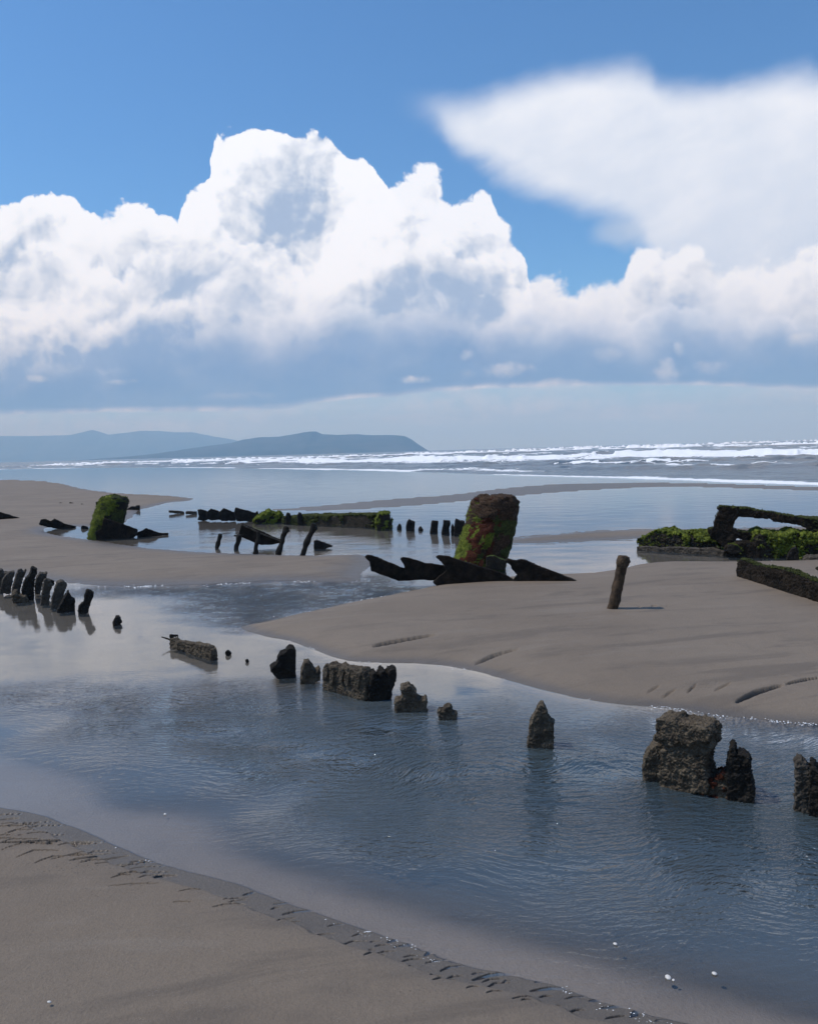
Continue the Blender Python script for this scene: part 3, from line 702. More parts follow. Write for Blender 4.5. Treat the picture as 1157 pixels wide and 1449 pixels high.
def coat(host, name, mat, cond, thick, seed=0, tuft=0, tlen=.02, cut=0.0, label=None):
    """growth on a host's surface: a raised ragged patch where cond(normal, point, noise) > 0, with tufts"""
    me = host.data; n = len(me.vertices)
    keep = np.zeros(n); co = np.empty(n * 3, np.float32); no = np.empty(n * 3, np.float32)
    me.vertices.foreach_get('co', co); me.vertices.foreach_get('normal', no); co = co.reshape(-1, 3); no = no.reshape(-1, 3)
    ext = float(np.max(co.max(0) - co.min(0)))
    sc = 5.0 / ext
    for i in range(n): keep[i] = cond(no[i], co[i], fr3(co[i], sc, seed, 4))
    vs = []; mp = {}; fs = []
    for p in me.polygons:
        if all(keep[v] > cut for v in p.vertices):
            for v in p.vertices:
                if v not in mp:
                    mp[v] = len(vs); e = min(1, keep[v] * 6)
                    k = thick * e * (.55 + .7 * abs(fr3(co[v], 3.2 / max(thick, .01) * .35, seed + 2, 3)) + .3 * fr3(co[v], 1.2 / max(thick, .01), seed + 4, 2)) - thick * .12 * (1 - e)
                    vs.append(co[v] + no[v] * k)
            fs.append(tuple(mp[v] for v in p.vertices))
    if not fs: return None
    rr = random.Random(seed); base_n = list(mp.items())
    for _ in range(tuft):
        v, j = base_n[rr.randrange(len(base_n))]
        c = Vector(vs[j]); nn = Vector(no[v]) + Vector((rr.uniform(-.7, .7), rr.uniform(-.7, .7), rr.uniform(-.7, .4)))
        nn.normalize(); s_ = nn.orthogonal().normalized() * tlen * rr.uniform(.25, .5); s_.rotate(Matrix.Rotation(rr.uniform(0, 6.28), 3, nn))
        k = len(vs); vs += [c - s_, c + s_, c + nn * tlen * rr.uniform(.5, 1.3)]; fs.append((k, k + 1, k + 2))
    ob = mesh_obj(name, vs, fs, M[mat]); ob.parent = host if not host.parent else host.parent
    if host.parent: ob.location = host.location
    if label: ob['label'] = label
    return ob
def S(pts, sc, ox, oy): return [(ox + a * sc, oy + b * sc) for a, b in pts]
def empty(name, base, z0=0.0):
    e = bpy.data.objects.new(name, None); col.objects.link(e); e.location = gp(*base, z0); return e

# ------------------------------------------------------------------ the tall mossy stump in the middle
sd_ = 1
st = empty('mast_stump', (690, 806)); tag(st, 'tall leaning mast stump in the middle, rusty brown top, green moss down its left side', 'mast stump')
body = loft('shaft', [(638, 814, 712, 820), (641, 804, 713, 809), (645, 789, 716, 793), (652, 765, 722, 771), (661, 738, 729, 744), (665, 722, 733, 724), (669, 709, 732, 710), (677, 703.5, 725, 704.5)], (690, 806), .95, 'brown', .022, 3, st, 9, 64, dome=.10)
cz = lambda f: f
hb = body.data.vertices; zs = [v.co.z for v in hb]; z1 = max(zs)
coat(body, 'moss', 'moss', lambda n, p, k: (-n[0] * 1.15 - .30 + k * .8 + .35 * (1 - p[2] / z1) - .6 * max(0, p[2] / z1 - .45) - 1.6 * max(0, p[2] / z1 - .68)), .026, 5, 5200, .013)
coat(body, 'rust_streak', 'red', lambda n, p, k: .42 - abs(n[0] + .34 - .12 * (p[2] / z1)) + k * .35 - .8 * max(0, p[2] / z1 - .62) - .5 * max(0, n[1]), .034, 8, 900, .011)
coat(body, 'rust_cap', 'brown', lambda n, p, k: (p[2] / z1 - .78) * 2.6 + k * .9 - .10 + .25 * abs(n[0]), .030, 9, 1200, .010)
coat(body, 'dark_moss', 'moss_dark', lambda n, p, k: .05 + n[0] * .2 + k * 1.6 - 1.6 * max(0, p[2] / z1 - .66), .012, 12, 1600, .012)

k3 = lambda p: S(p, .31115, 500, 660)
G3 = None
for nm, pts, base, th, lab, sd in [
    ('hull_plate', [(50, 412), (62, 402), (85, 404), (130, 425), (225, 462), (300, 466), (440, 480), (430, 520), (320, 512), (205, 522), (150, 500), (80, 475), (76, 435)], (575, 826), .05, 'leftmost black hull plate by the tall stump, its blunt end over the water', 2),
    ('hull_plate', [(213, 418), (225, 411), (260, 418), (330, 440), (420, 452), (470, 480), (430, 520), (300, 515), (238, 492), (230, 450)], (620, 829), .05, 'black hull plate with a pointed tip, second from the left below the tall stump', 4),
    ('hull_plate', [(372, 410), (385, 404), (430, 408), (470, 422), (560, 450), (660, 480), (700, 497), (745, 530), (830, 560), (840, 590), (470, 590), (395, 560), (360, 525), (425, 470), (400, 432)], (680, 832), .06, 'largest black hull plate, its jagged tip reaching left in front of the tall stump', 6),
    ('hull_plate', [(688, 430), (700, 420), (740, 428), (760, 422), (790, 428), (830, 450), (880, 466), (940, 490), (1000, 515), (1056, 536), (1020, 562), (930, 590), (800, 590), (740, 545), (725, 515), (745, 492), (720, 465), (712, 446)], (790, 832), .07, 'thick black hull plate sloping to a point on the sand, right of the tall stump', 7)]:
    p_ = k3(pts); o_ = slab(nm, p_, base, th, 'plate', seed=sd); tag(o_, lab, 'hull plate', 'black hull plates in front of the tall stump')
br = slab('iron_bracket', k3([(605, 408), (640, 403), (655, 412), (690, 425), (690, 470), (665, 470), (600, 462)]), (700, 812), .10, 'mossy', seed=9)
tag(br, 'small knobbly bracket at the right foot of the tall stump', 'bracket')

# ------------------------------------------------------------------ the smaller mossy stump at the left
ls = empty('mast_stump', (152, 760)); tag(ls, 'short thick mast stump at the left, coated in green moss', 'mast stump')
kL = lambda p: S(p, .2247, 0, 690)
lb = loft('shaft', [(127, 764, 166, 766), (129, 748, 169, 752), (133, 734, 174, 738), (139, 718, 179, 722), (144, 708, 182, 711), (147, 704, 179, 705)], (150, 760), .9, 'dark', .03, 21, ls, 8, 48, dome=.12)
zs = [v.co.z for v in lb.data.vertices]; z2 = max(zs)
coat(lb, 'moss', 'moss', lambda n, p, k: -n[0] * .9 + .15 - n[1] * .2 + k * 1.0 + .2 * n[2], .032, 22, 4000, .018)
coat(lb, 'dark_moss', 'moss_dark', lambda n, p, k: .45 + k * 1.2, .02, 26, 1500, .016)
for nm, pts, base, th, lab, cat, mt, sd in [
    ('hull_plate', [(655, 192), (700, 205), (780, 232), (868, 264), (865, 300), (800, 335), (700, 340), (610, 330), (600, 280), (640, 262)], (165, 762), .10, 'dark plate running down to the right across the foot of the left stump', 'hull plate', 'plate', 31),
    ('hull_fragment', [(852, 285), (880, 275), (900, 272), (922, 256), (960, 268), (1000, 284), (1062, 289), (1060, 296), (950, 312), (870, 312)], (215, 758.5), .08, 'low black peaked fragment in the pool, right of the left stump', 'fragment', 'plate', 32),
    ('hull_fragment', [(510, 252), (520, 238), (560, 252), (560, 262), (512, 262)], (119, 748.5), .06, 'tiny black scrap on the sand just left of the left stump', 'fragment', 'plate', 33),
    ('hull_plate', [(245, 232), (262, 200), (285, 198), (320, 214), (345, 195), (370, 208), (400, 225), (485, 246), (450, 264), (380, 262), (300, 248)], (85, 748), .08, 'low double-peaked black plate lying on the sand left of the left stump', 'hull plate', 'plate', 34),
    ('hull_plate', [(-200, 130), (-60, 135), (0, 153), (60, 172), (142, 198), (120, 210), (-200, 216)], (0, 737), .08, 'black wedge-shaped plate running out of the left edge of the picture', 'hull plate', 'plate', 35),
    ('hull_fragment', [(370, 100), (380, 93), (430, 98), (428, 104), (370, 106)], (90, 713.5), .06, 'first and flattest of the far black scraps left of the left stump', 'fragment', 'dark', 36),
    ('hull_fragment', [(436, 106), (440, 90), (482, 104), (480, 110), (438, 110)], (103, 714), .06, 'second of the far black scraps left of the left stump, the tallest', 'fragment', 'dark', 37),
    ('hull_fragment', [(505, 112), (512, 98), (540, 109), (538, 115)], (117, 715.5), .06, 'third of the far black scraps, the one nearest the left stump', 'fragment', 'dark', 38),
    ('timber_stub', [(604, 92), (620, 86), (640, 92), (640, 135), (610, 132)], (140, 719), .08, 'small dark stub peeping out behind the upper left side of the left stump', 'stub', 'mossy', 39),
    ('hull_fragment', [(790, 150), (800, 135), (825, 122), (840, 117), (850, 122), (862, 112), (882, 110), (886, 142), (850, 146)], (191, 722), .08, 'dark crumbly fragment at the pool edge behind the left stump', 'fragment', 'dark', 40)]:
    o_ = slab(nm, kL(pts), base, th, mt, seed=sd); tag(o_, lab, cat, 'scraps around the left stump' if nm == 'hull_fragment' else None)

# ------------------------------------------------------------------ posts and panel in the middle distance
kM = lambda p: S(p, .1988, 250, 700)
def post(name, rows_, base, lab, mt='dark', seed=0, group='leaning posts in the middle distance', peg=None, ratio=1.0, amp=None):
    o_ = loft(name, rows_, base, ratio, mt, amp, seed, None, 5, 18, dome=.3); tag(o_, lab, 'post', group)
    return o_
post('leaning_post', [(303.5, 779, 308.5, 779), (304.7, 774.5, 310, 774.5), (308.8, 757.5, 315, 759), (309.5, 755.8, 314.5, 757)], (307, 775.5), 'shortest leaning post at the left end of the row of posts', seed=51)
p2_ = post('leaning_post', [(330.5, 781, 336, 781), (331.5, 776.5, 337, 776.5), (335.5, 760, 342, 761), (336.5, 756.5, 342, 757)], (334, 777.5), 'leaning post with a peg sticking out left, under the left end of the tilted panel', seed=52)
pg = slab('peg', kM([(408, 286), (450, 290), (475, 282), (475, 296), (410, 298)]), (334, 777.5), .05, 'dark', seed=53); pg.parent = p2_; pg.location = (0, 0, 0)
post('leaning_post', [(357, 787, 364, 787), (358, 782.3, 365, 782.6), (361, 766, 367, 766.5), (363, 752.5, 369, 753.5)], (361, 783), 'leaning post propping the middle of the tilted panel', seed=54)
post('leaning_post', [(389, 788, 396, 788), (390, 783.5, 397, 783.5), (395, 768, 402, 768.5), (398, 756, 405.5, 757), (399.5, 751, 410, 752), (401, 746.3, 409, 747)], (393.5, 784.5), 'leaning post with a swollen head at the right end of the tilted panel', seed=55)
post('leaning_post', [(424, 790, 431, 790), (425, 785.5, 432, 785.5), (430, 769, 438.5, 770), (435, 755, 443, 756), (438, 748, 448.5, 749), (440, 741.5, 447.5, 742.5)], (428.5, 786.5), 'tallest leaning post, knob-headed, at the right end of the row of posts', seed=56)
pn = slab('tilted_panel', kM([(470, 205), (620, 268), (775, 334), (690, 352), (600, 358), (520, 325), (440, 292), (452, 240)]), (372, 775), .07, 'plate', seed=57)
tag(pn, 'tilted black hull panel with a pale top rail, propped among the leaning posts', 'panel')
rl = slab('rail', kM([(466, 214), (472, 222), (600, 280), (735, 332), (738, 322), (600, 268), (474, 210)]), (372, 775), .035, 'rib', seed=58, off=.07, amp=.006); rl.parent = pn; rl.location = (0, 0, 0)
o_ = slab('hull_fragment', kM([(976, 380), (978, 328), (1000, 324), (1050, 340), (1112, 366), (1060, 382), (1060, 400), (985, 400)]), (455, 776.5), .09, 'dark', seed=59); tag(o_, 'small black wedge sticking up from the water right of the tallest leaning post', 'fragment')

# ------------------------------------------------------------------ the far row: planks, ribs, mossy beam, stubs
for pts, base, lab, sd in [([(-55, 112), (0, 112), (55, 118), (56, 136), (0, 134), (-55, 128)], (251, 727), 'first low grey plank at the left end of the far row, awash', 61), ([(66, 118), (145, 118), (148, 142), (66, 138)], (271, 728), 'second low grey plank of the far row, touching the black ribs', 62)]:
    o_ = slab('low_plank', kM(pts), base, .10, 'rib', seed=sd); tag(o_, lab, 'plank', 'low planks of the far row')
for pts, base, lab, sd in [([(150, 108), (175, 104), (215, 116), (245, 130), (245, 170), (200, 185), (150, 182), (158, 150)], (290, 737), 'black hull rib at the left end of the far row of ribs, blunt and square', 63),
                           ([(212, 125), (245, 100), (300, 116), (320, 130), (320, 178), (240, 182), (215, 165)], (304, 737.5), 'second black rib of the far row, with a rounded peak', 64),
                           ([(300, 125), (335, 97), (410, 126), (430, 140), (420, 186), (320, 186)], (324, 738), 'third black rib of the far row, with a pointed peak', 65),
                           ([(412, 130), (418, 91), (470, 104), (560, 130), (575, 115), (580, 135), (604, 150), (585, 175), (540, 190), (430, 188)], (350, 738.5), 'longest and tallest black rib of the far row, next to the bright mossy lump', 66)]:
    o_ = slab('hull_rib', kM(pts), base, .14, 'dark', seed=sd); tag(o_, lab, 'hull rib', 'black ribs of the far row')
lu = slab('mossy_lump', kM([(552, 190), (575, 165), (610, 142), (645, 130), (648, 115), (656, 116), (662, 128), (700, 135), (725, 148), (730, 132), (746, 150), (750, 180), (742, 198), (620, 202)]), (380, 739.5), .5, 'dark', seed=67)
tag(lu, 'bright green moss-covered lump between the black ribs and the long mossy beam', 'lump')
coat(lu, 'moss', 'moss', lambda n, p, k: .35 + k * .9 + n[2] * .4 - .35 * (n[0] > .4), .05, 68, 900, .025)
k4 = lambda p: S(p, .242, 400, 710)
be = empty('mossy_beam', (480, 745)); tag(be, 'long low beam with mossy top lying in the water between the two stumps', 'beam')
bb = slab('timber', k4([(22, 122), (24, 92), (45, 90), (110, 84), (200, 78), (300, 80), (420, 77), (545, 76), (552, 100), (552, 150), (450, 150), (330, 148), (110, 140), (30, 132)]), ((410, 740), (550, 747)), .35, 'mossy', seed=71, parent=be)
e1 = slab('end_block', k4([(548, 110), (566, 72), (600, 66), (622, 70), (628, 100), (638, 115), (638, 170), (555, 170)]), (545, 748), .45, 'mossy', seed=72, parent=be)
for kk, xx in enumerate((30, 98)):
    h_ = slab('upright', k4([(xx - 10, 130), (xx - 12, 80), (xx - 4, 64), (xx + 12, 66), (xx + 18, 90), (xx + 14, 135)]), (400 + xx * .242, 741 + kk), .2, 'dark', seed=73 + kk, parent=be)
coat(bb, 'moss', 'moss_dark', lambda n, p, k: -.05 + n[2] * .5 + k * .9, .04, 75, 1400, .022)
coat(e1, 'moss', 'moss', lambda n, p, k: -.05 + n[2] * .6 - n[0] * .3 + k * .8, .04, 76, 500, .022)
for pts, base, lab, sd in [([(667, 165), (668, 148), (682, 127), (694, 140), (694, 168)], (565, 748.5), 'small round dark stub just right of the long mossy beam', 81),
                           ([(722, 172), (722, 135), (728, 112), (740, 102), (752, 112), (773, 118), (768, 150), (772, 174)], (581, 751), 'square dark stub with a nicked top, standing alone right of the long mossy beam', 82),
                           ([(792, 170), (794, 155), (806, 145), (820, 160), (820, 172)], (595, 750.5), 'tiniest dark stub of the row, between two square ones', 83),
                           ([(860, 186), (866, 140), (872, 111), (908, 112), (906, 150), (905, 190)], (614, 754), 'square-topped dark stub, third from the tall stump', 84),
                           ([(926, 190), (934, 150), (940, 108), (978, 110), (978, 130), (970, 160), (975, 200)], (631, 756), 'dark stub second from the tall stump, leaning right', 85),
                           ([(984, 196), (984, 150), (992, 128), (1002, 150), (998, 200)], (639, 756.5), 'narrow dark sliver between the last two stubs beside the tall stump', 86),
                           ([(1000, 200), (1004, 130), (1010, 98), (1035, 112), (1062, 114), (1058, 160), (1050, 204)], (649, 757.5), 'broadest dark stub, half behind the left edge of the tall stump', 87)]:
    o_ = slab('timber_stub', k4(pts), base, .16, 'dark', seed=sd); tag(o_, lab, 'stub', 'dark stubs left of the tall stump')

# ------------------------------------------------------------------ row of ribs at the left water's edge
k5 = lambda p: S(p, .17286, 0, 790)
for pts, base, th, mt, lab, sd in [
    ([(-180, 250), (-170, 150), (-120, 95), (-60, 100), (-30, 130), (0, 90), (18, 92), (30, 118), (70, 106), (62, 140), (30, 190), (10, 260)], (-8, 836), .14, 'rib', 'first rib of the row at the left, cut by the picture edge', 91),
    ([(-10, 280), (8, 190), (45, 132), (82, 110), (128, 104), (122, 140), (104, 200), (90, 290)], (8, 842), .13, 'rib', 'second rib from the left picture edge, broad with a pale ragged top', 92),
    ([(84, 310), (98, 230), (112, 180), (150, 90), (182, 86), (196, 118), (222, 84), (228, 100), (200, 160), (168, 240), (162, 310)], (21, 846), .11, 'rib', 'third rib from the left picture edge, with a notched top', 93),
    ([(160, 330), (172, 250), (200, 160), (235, 140), (262, 72), (285, 78), (312, 88), (308, 120), (292, 150), (288, 230), (280, 340)], (37, 849), .15, 'dark', 'tallest and darkest rib of the row at the left', 94),
    ([(286, 240), (296, 170), (330, 116), (368, 122), (384, 112), (388, 125), (380, 162), (345, 200), (330, 290), (290, 290)], (56, 840), .10, 'rib', 'pale grey rib standing behind the tallest rib at the left', 95),
    ([(405, 190), (415, 172), (452, 186), (450, 215), (420, 225), (400, 290), (395, 260)], (74, 845), .08, 'dark', 'small dark stub showing between two ribs of the left row', 97),
    ([(322, 385), (338, 290), (348, 225), (360, 175), (385, 166), (414, 174), (418, 205), (440, 212), (420, 262), (404, 330), (402, 390)], (62, 855), .13, 'rib', 'rounded pale rib just right of the tallest rib', 96),
    ([(404, 420), (420, 320), (435, 262), (462, 205), (490, 186), (520, 182), (560, 212), (540, 262), (518, 320), (505, 380), (480, 425)], (78, 860), .14, 'rib', 'wide rounded rib second from the right end of the left row', 98),
    ([(468, 440), (490, 385), (528, 320), (545, 290), (560, 268), (568, 285), (578, 318), (612, 330), (610, 380), (612, 455), (520, 455)], (95, 865), .14, 'dark', 'low broken rib with a spike at the right end of the left row', 99),
    ([(640, 430), (650, 395), (668, 370), (690, 358), (694, 320), (704, 266), (722, 254), (740, 265), (768, 284), (758, 320), (740, 360), (722, 440), (700, 470), (655, 470)], (119, 867), .10, 'dark', 'lone leaning rib with a stepped foot, right of the left row', 100),
    ([(928, 525), (935, 495), (952, 478), (976, 474), (986, 500), (998, 520), (985, 535), (988, 575), (940, 570)], (166, 884), .10, 'dark', 'single small dark stub in the water right of the lone leaning rib', 101)]:
    nm = 'timber_stub' if 'stub' in lab else 'hull_rib'
    mx_ = sum(p[0] for p in pts) / len(pts); kx_ = .84 if sd in (92, 93, 94, 96, 97, 98) else 1.0
    pts = [(mx_ + (p[0] - mx_) * kx_, p[1]) for p in pts]
    o_ = slab(nm, k5(pts), base, th, mt, seed=sd, amp=.014); tag(o_, lab, 'stub' if nm == 'timber_stub' else 'hull rib', 'ribs standing at the left water edge')
o_ = slab('rubble', k5([(100, 300), (130, 270), (160, 300), (215, 300), (232, 330), (200, 360), (110, 350)]), (29, 851), .3, 'crust', seed=103, amp=.02); tag(o_, 'pale rubble in the water at the foot of the tallest left rib', 'rubble')

# ------------------------------------------------------------------ low log and the broken frames nearer by
k6 = lambda p: S(p, .2939, 0, 780)
lg = slab('driftwood_log', k6([(828, 470), (826, 425), (838, 416), (852, 430), (880, 432), (902, 436), (960, 444), (1012, 454), (1028, 474), (1028, 535), (1018, 542), (960, 520), (905, 500), (898, 478), (850, 468)]), ((250, 918), (302, 934)), .06, 'crust', seed=111, amp=.010)
tag(lg, 'low brown crusted log lying in the water, with twigs at its left end', 'log')
tw = slab('twig', k6([(776, 414), (778, 411), (830, 424), (832, 432), (820, 430)]), (240, 913), .02, 'dark', seed=112, amp=.002); tw.parent = lg; tw.location = Vector(gp(240, 913)) - lg.location
tw = slab('twig', k6([(816, 410), (818, 400), (834, 402), (858, 402), (860, 410), (838, 410), (836, 432), (826, 432)]), (244, 914), .03, 'dark', seed=113, amp=.002); tw.parent = lg; tw.location = Vector(gp(244, 914)) - lg.location
o_ = slab('wreck_scrap', k6([(1084, 492), (1088, 482), (1100, 477), (1116, 490), (1104, 506), (1090, 504)]), (323, 927), .05, 'dark', seed=114, amp=.005); tag(o_, 'small black scrap awash just right of the low log', 'scrap')
o_ = slab('wreck_scrap', [(347, 936), (348, 933), (351, 933), (353, 936), (350, 939)], (350, 937.5), .03, 'dark', seed=115, amp=.003); tag(o_, 'tiny black scrap awash between the low log and the hooded stub', 'scrap')
k7 = lambda p: S(p, .27658, 360, 880)
for nm, pts, base, th, mt, lab, cat, sd in [
    ('timber_stub', [(84, 242), (86, 228), (110, 212), (118, 185), (132, 160), (158, 152), (164, 134), (182, 127), (202, 134), (210, 155), (208, 190), (206, 250), (214, 300), (150, 300), (112, 278)], (402, 957), .13, 'dark', 'dark broad stub with a rounded hood, left of the small pointed stub', 'stub', 121),
    ('timber_stub', [(236, 310), (238, 262), (246, 225), (256, 202), (276, 198), (288, 218), (302, 240), (314, 250), (330, 234), (336, 262), (334, 292), (310, 300), (300, 320)], (439, 965), .11, 'crust', 'small pointed stub with a low spur, left of the ridged block', 'stub', 122),
    ('timber_stub', [(716, 412), (722, 398), (754, 390), (758, 360), (748, 345), (752, 328), (790, 320), (826, 350), (824, 378), (850, 396), (866, 398), (874, 386), (880, 400), (878, 470), (722, 470)], (580, 1005), .11, 'crust', 'knobbly stub with a hooked head and spreading foot, right of the jagged frame', 'stub', 123),
    ('timber_stub', [(938, 460), (944, 445), (962, 452), (974, 430), (1000, 426), (1012, 458), (1034, 464), (1032, 520), (946, 520)], (631, 1017), .07, 'crust', 'smallest knobbly stub, alone in the water between the jagged frame and the pointed rib', 'stub', 124)]:
    o_ = slab(nm, k7(pts), base, th, mt, seed=sd, amp=.010); tag(o_, lab, cat, 'broken timbers standing in the near pool')
fr_ = empty('frame_fragment', (512, 985)); tag(fr_, 'ridged and notched hull block with a jagged crown-like right end, in the near pool', 'hull block')
slab('ridged_block', k7([(368, 350), (368, 245), (372, 225), (386, 208), (400, 222), (430, 217), (455, 230), (482, 227), (510, 238), (552, 236), (568, 258), (586, 300), (586, 415), (520, 395), (440, 370)]), ((462, 974), (520, 990)), .10, 'crust', seed=126, parent=fr_, amp=.010)
slab('jagged_end', k7([(576, 420), (580, 330), (592, 290), (596, 262), (606, 254), (620, 248), (624, 270), (630, 290), (638, 262), (652, 237), (664, 244), (668, 272), (676, 276), (688, 238), (704, 234), (724, 238), (718, 285), (704, 330), (692, 385), (696, 420)]), ((520, 990), (552, 987)), .12, 'dark', seed=127, parent=fr_, amp=.010)
# raised ribs and pits across the ridged block
for i in range(5):
    x0 = (390, 421, 470, 497, 556)[i]; y0 = (238, 252, 246, 270, 262)[i]
    slab('ridge', k7([(x0 - 9, y0 - 6), (x0 + 6, y0 - 12), (x0 + 14, y0 + 2), (x0 + 10, y0 + 30 + (i * 37) % 24), (x0 + 4 - i, y0 + 44 + (i * 29) % 40), (x0 - 8, y0 + 28 + (i * 17) % 20)]), ((462, 974), (520, 990)), .05, 'crust', seed=130 + i, parent=fr_, off=.035, amp=.006)
k8 = lambda p: S(p, .395, 700, 960)
o_ = slab('pointed_rib', k8([(116, 262), (118, 222), (126, 165), (140, 128), (150, 108), (160, 90), (172, 92), (184, 112), (190, 140), (204, 150), (213, 156), (209, 200), (207, 262)]), (765, 1056), .09, 'crust', seed=141, amp=.009)
tag(o_, 'pointed stub like an arrowhead, alone in the water in the middle of the near pool', 'hull rib')
k9 = lambda p: S(p, .23077, 890, 990)
bl = empty('hull_block', (962, 1117)); tag(bl, 'largest and nearest hull block, its tan crusted head wider than its body', 'hull block')
slab('block', k9([(198, 560), (206, 440), (212, 370), (228, 290), (222, 262), (196, 246), (172, 226), (174, 206), (190, 186), (196, 120), (200, 92), (235, 96), (300, 100), (322, 122), (380, 128), (440, 132), (500, 150), (526, 178), (532, 205), (524, 240), (526, 272), (500, 300), (488, 345), (474, 380), (478, 430), (494, 470), (492, 560)]), ((930, 1106), (1005, 1124)), .13, 'crust', seed=142, parent=bl, amp=.012)
slab('cap', k9([(196, 205), (194, 130), (206, 100), (300, 106), (330, 128), (440, 140), (500, 156), (522, 190), (514, 232), (470, 250), (430, 232), (390, 262), (330, 236), (280, 268), (240, 225)]), ((930, 1106), (1005, 1124)), .05, 'crust', seed=143, parent=bl, off=.05, amp=.010)
slab('side_lobe', k9([(84, 540), (82, 420), (104, 345), (128, 310), (152, 288), (182, 282), (208, 276), (224, 300), (222, 372), (216, 440), (210, 520), (180, 560)]), (922, 1107), .10, 'crust', seed=144, parent=bl, off=-.04, amp=.010)
rb = slab('foot_rubble', k9([(420, 580), (440, 500), (478, 478), (520, 470), (556, 452), (592, 430), (612, 470), (615, 600), (520, 610)]), ((990, 1120), (1030, 1126)), .10, 'crust', seed=145, parent=bl, amp=.012)
coat(rb, 'red_crust', 'red', lambda n, p, k: k * 1.3 - .14, .010, 146, 60, .01)
o_ = slab('hull_rib', k9([(596, 640), (598, 520), (590, 440), (600, 395), (604, 340), (618, 306), (622, 280), (634, 268), (646, 280), (652, 320), (656, 372), (664, 340), (668, 312), (700, 328), (736, 344), (742, 420), (748, 480), (766, 545), (762, 640)]), (1045, 1130), .10, 'dark', seed=147, amp=.010)
tag(o_, 'dark rib with a thin spike on its left, right beside the largest hull block', 'hull rib')
ri = empty('split_rib', (1150, 1152)); tag(ri, 'split rib at the right edge of the picture, near the largest hull block', 'hull rib')
slab('left_half', k9([(1012, 720), (1014, 600), (1022, 480), (1014, 420), (1018, 374), (1048, 362), (1064, 376), (1080, 384), (1100, 412), (1108, 520), (1104, 620), (1104, 720)]), (1135, 1146), .09, 'rib', seed=148, parent=ri, amp=.010)
slab('right_half', k9([(1096, 740), (1100, 560), (1104, 440), (1114, 392), (1140, 402), (1160, 450), (1200, 440), (1250, 470), (1290, 540), (1300, 740)]), (1162, 1152), .12, 'dark', seed=149, parent=ri, amp=.010)

# ------------------------------------------------------------------ post on the sand, at the right
pp = loft('thick_post', [(854, 879, 869, 880), (856, 872, 870.5, 873), (862, 847, 877, 849), (868, 820, 882.5, 822), (872, 804, 886, 805), (871.5, 799, 888, 800), (872, 793, 890.5, 795), (874.5, 787.5, 889.5, 788.5)], (863, 873.5), 1.0, 'postm', .010, 151, None, 7, 30, dome=.2)
tag(pp, 'crusty brown knob-headed post leaning alone in the sand at the right', 'post')

# ------------------------------------------------------------------ arch and mossy beams at the right
kR = lambda p: S(p, .2221, 900, 700)
mb = empty('mossy_ledge', (965, 776)); tag(mb, 'low mossy ledge lying in the water left of the curved arch', 'ledge')
t1 = slab('timber', kR([(40, 335), (44, 312), (52, 290), (100, 266), (130, 242), (182, 234), (230, 250), (300, 256), (345, 258), (372, 240), (400, 258), (460, 262), (505, 292), (560, 330), (600, 390), (520, 372), (400, 352), (250, 340), (130, 352)]), ((912, 773), (1015, 780)), .45, 'mossy', seed=161, parent=mb, amp=.03)
coat(t1, 'moss', 'moss', lambda n, p, k: .02 + n[2] * .5 + k * .9 + (p[2] - .14) * 1.2, .05, 162, 5200, .016)
t2 = slab('lower_plank', kR([(50, 345), (48, 322), (120, 318), (200, 330), (300, 322), (420, 332), (520, 326), (600, 350), (600, 385), (400, 372), (200, 358)]), ((912, 776), (1030, 783)), .10, 'rib', seed=163, parent=mb, off=.24, amp=.012)
ar = empty('wreck_arch', (1040, 786)); tag(ar, 'black curved timber arch rising over the mossy beams at the right edge', 'arch')
a1 = slab('curved_timber', kR([(452, 232), (458, 224), (490, 216), (494, 180), (508, 140), (530, 102), (514, 88), (530, 78), (560, 77), (600, 82), (700, 89), (780, 103), (850, 114), (930, 130), (1000, 144), (1080, 148), (1157, 152), (1330, 175), (1330, 330), (1157, 254), (1120, 248), (1098, 228), (1075, 206), (1045, 194), (1020, 186), (960, 176), (880, 165), (845, 150), (810, 147), (770, 148), (740, 142), (690, 138), (650, 140), (628, 160), (614, 190), (612, 216), (628, 228), (660, 238), (720, 244), (780, 248), (780, 288), (745, 292), (700, 290), (640, 268), (624, 290), (640, 345), (600, 352), (560, 335), (520, 300), (480, 272)]), (1040, 785), .22, 'plate', seed=164, parent=ar, amp=.018)
coat(a1, 'moss', 'moss_dark', lambda n, p, k: -.62 + n[2] * .9 + k * .5 + .5 * (p[0] > .75), .022, 165, 900, .014)
slab('footing', kR([(560, 345), (575, 322), (640, 300), (700, 302), (745, 303), (772, 290), (785, 340), (800, 420), (600, 420), (570, 385)]), (1052, 788), .3, 'plate', seed=166, parent=ar, amp=.02)
f_ = slab('mossy_knob', kR([(572, 345), (585, 318), (610, 308), (640, 314), (672, 345), (650, 368), (595, 366)]), (1037, 787), .18, 'dark', seed=167, parent=ar, off=.12, amp=.014)
coat(f_, 'moss', 'moss', lambda n, p, k: n[0] * .5 + n[2] * .3 + k * .6 - .1, .02, 168, 150, .02)
mh = empty('mossy_hull', (1110, 788)); tag(mh, 'long mossy hull remnant right of the arch foot, running out of the right edge', 'hull remnant')
h1 = slab('timber', kR([(768, 400), (765, 330), (776, 258), (800, 250), (832, 256), (880, 264), (940, 268), (975, 262), (998, 242), (1030, 254), (1060, 262), (1157, 258), (1250, 250), (1380, 262), (1380, 430), (1157, 425), (1000, 420), (850, 415)]), ((1072, 790), (1157, 790)), .5, 'mossy', seed=169, parent=mh, amp=.035, off=-.2)
coat(h1, 'moss', 'moss', lambda n, p, k: .12 + n[2] * .4 + k * .9 + (p[2] - .13) * 1.0, .038, 170, 6500, .016)
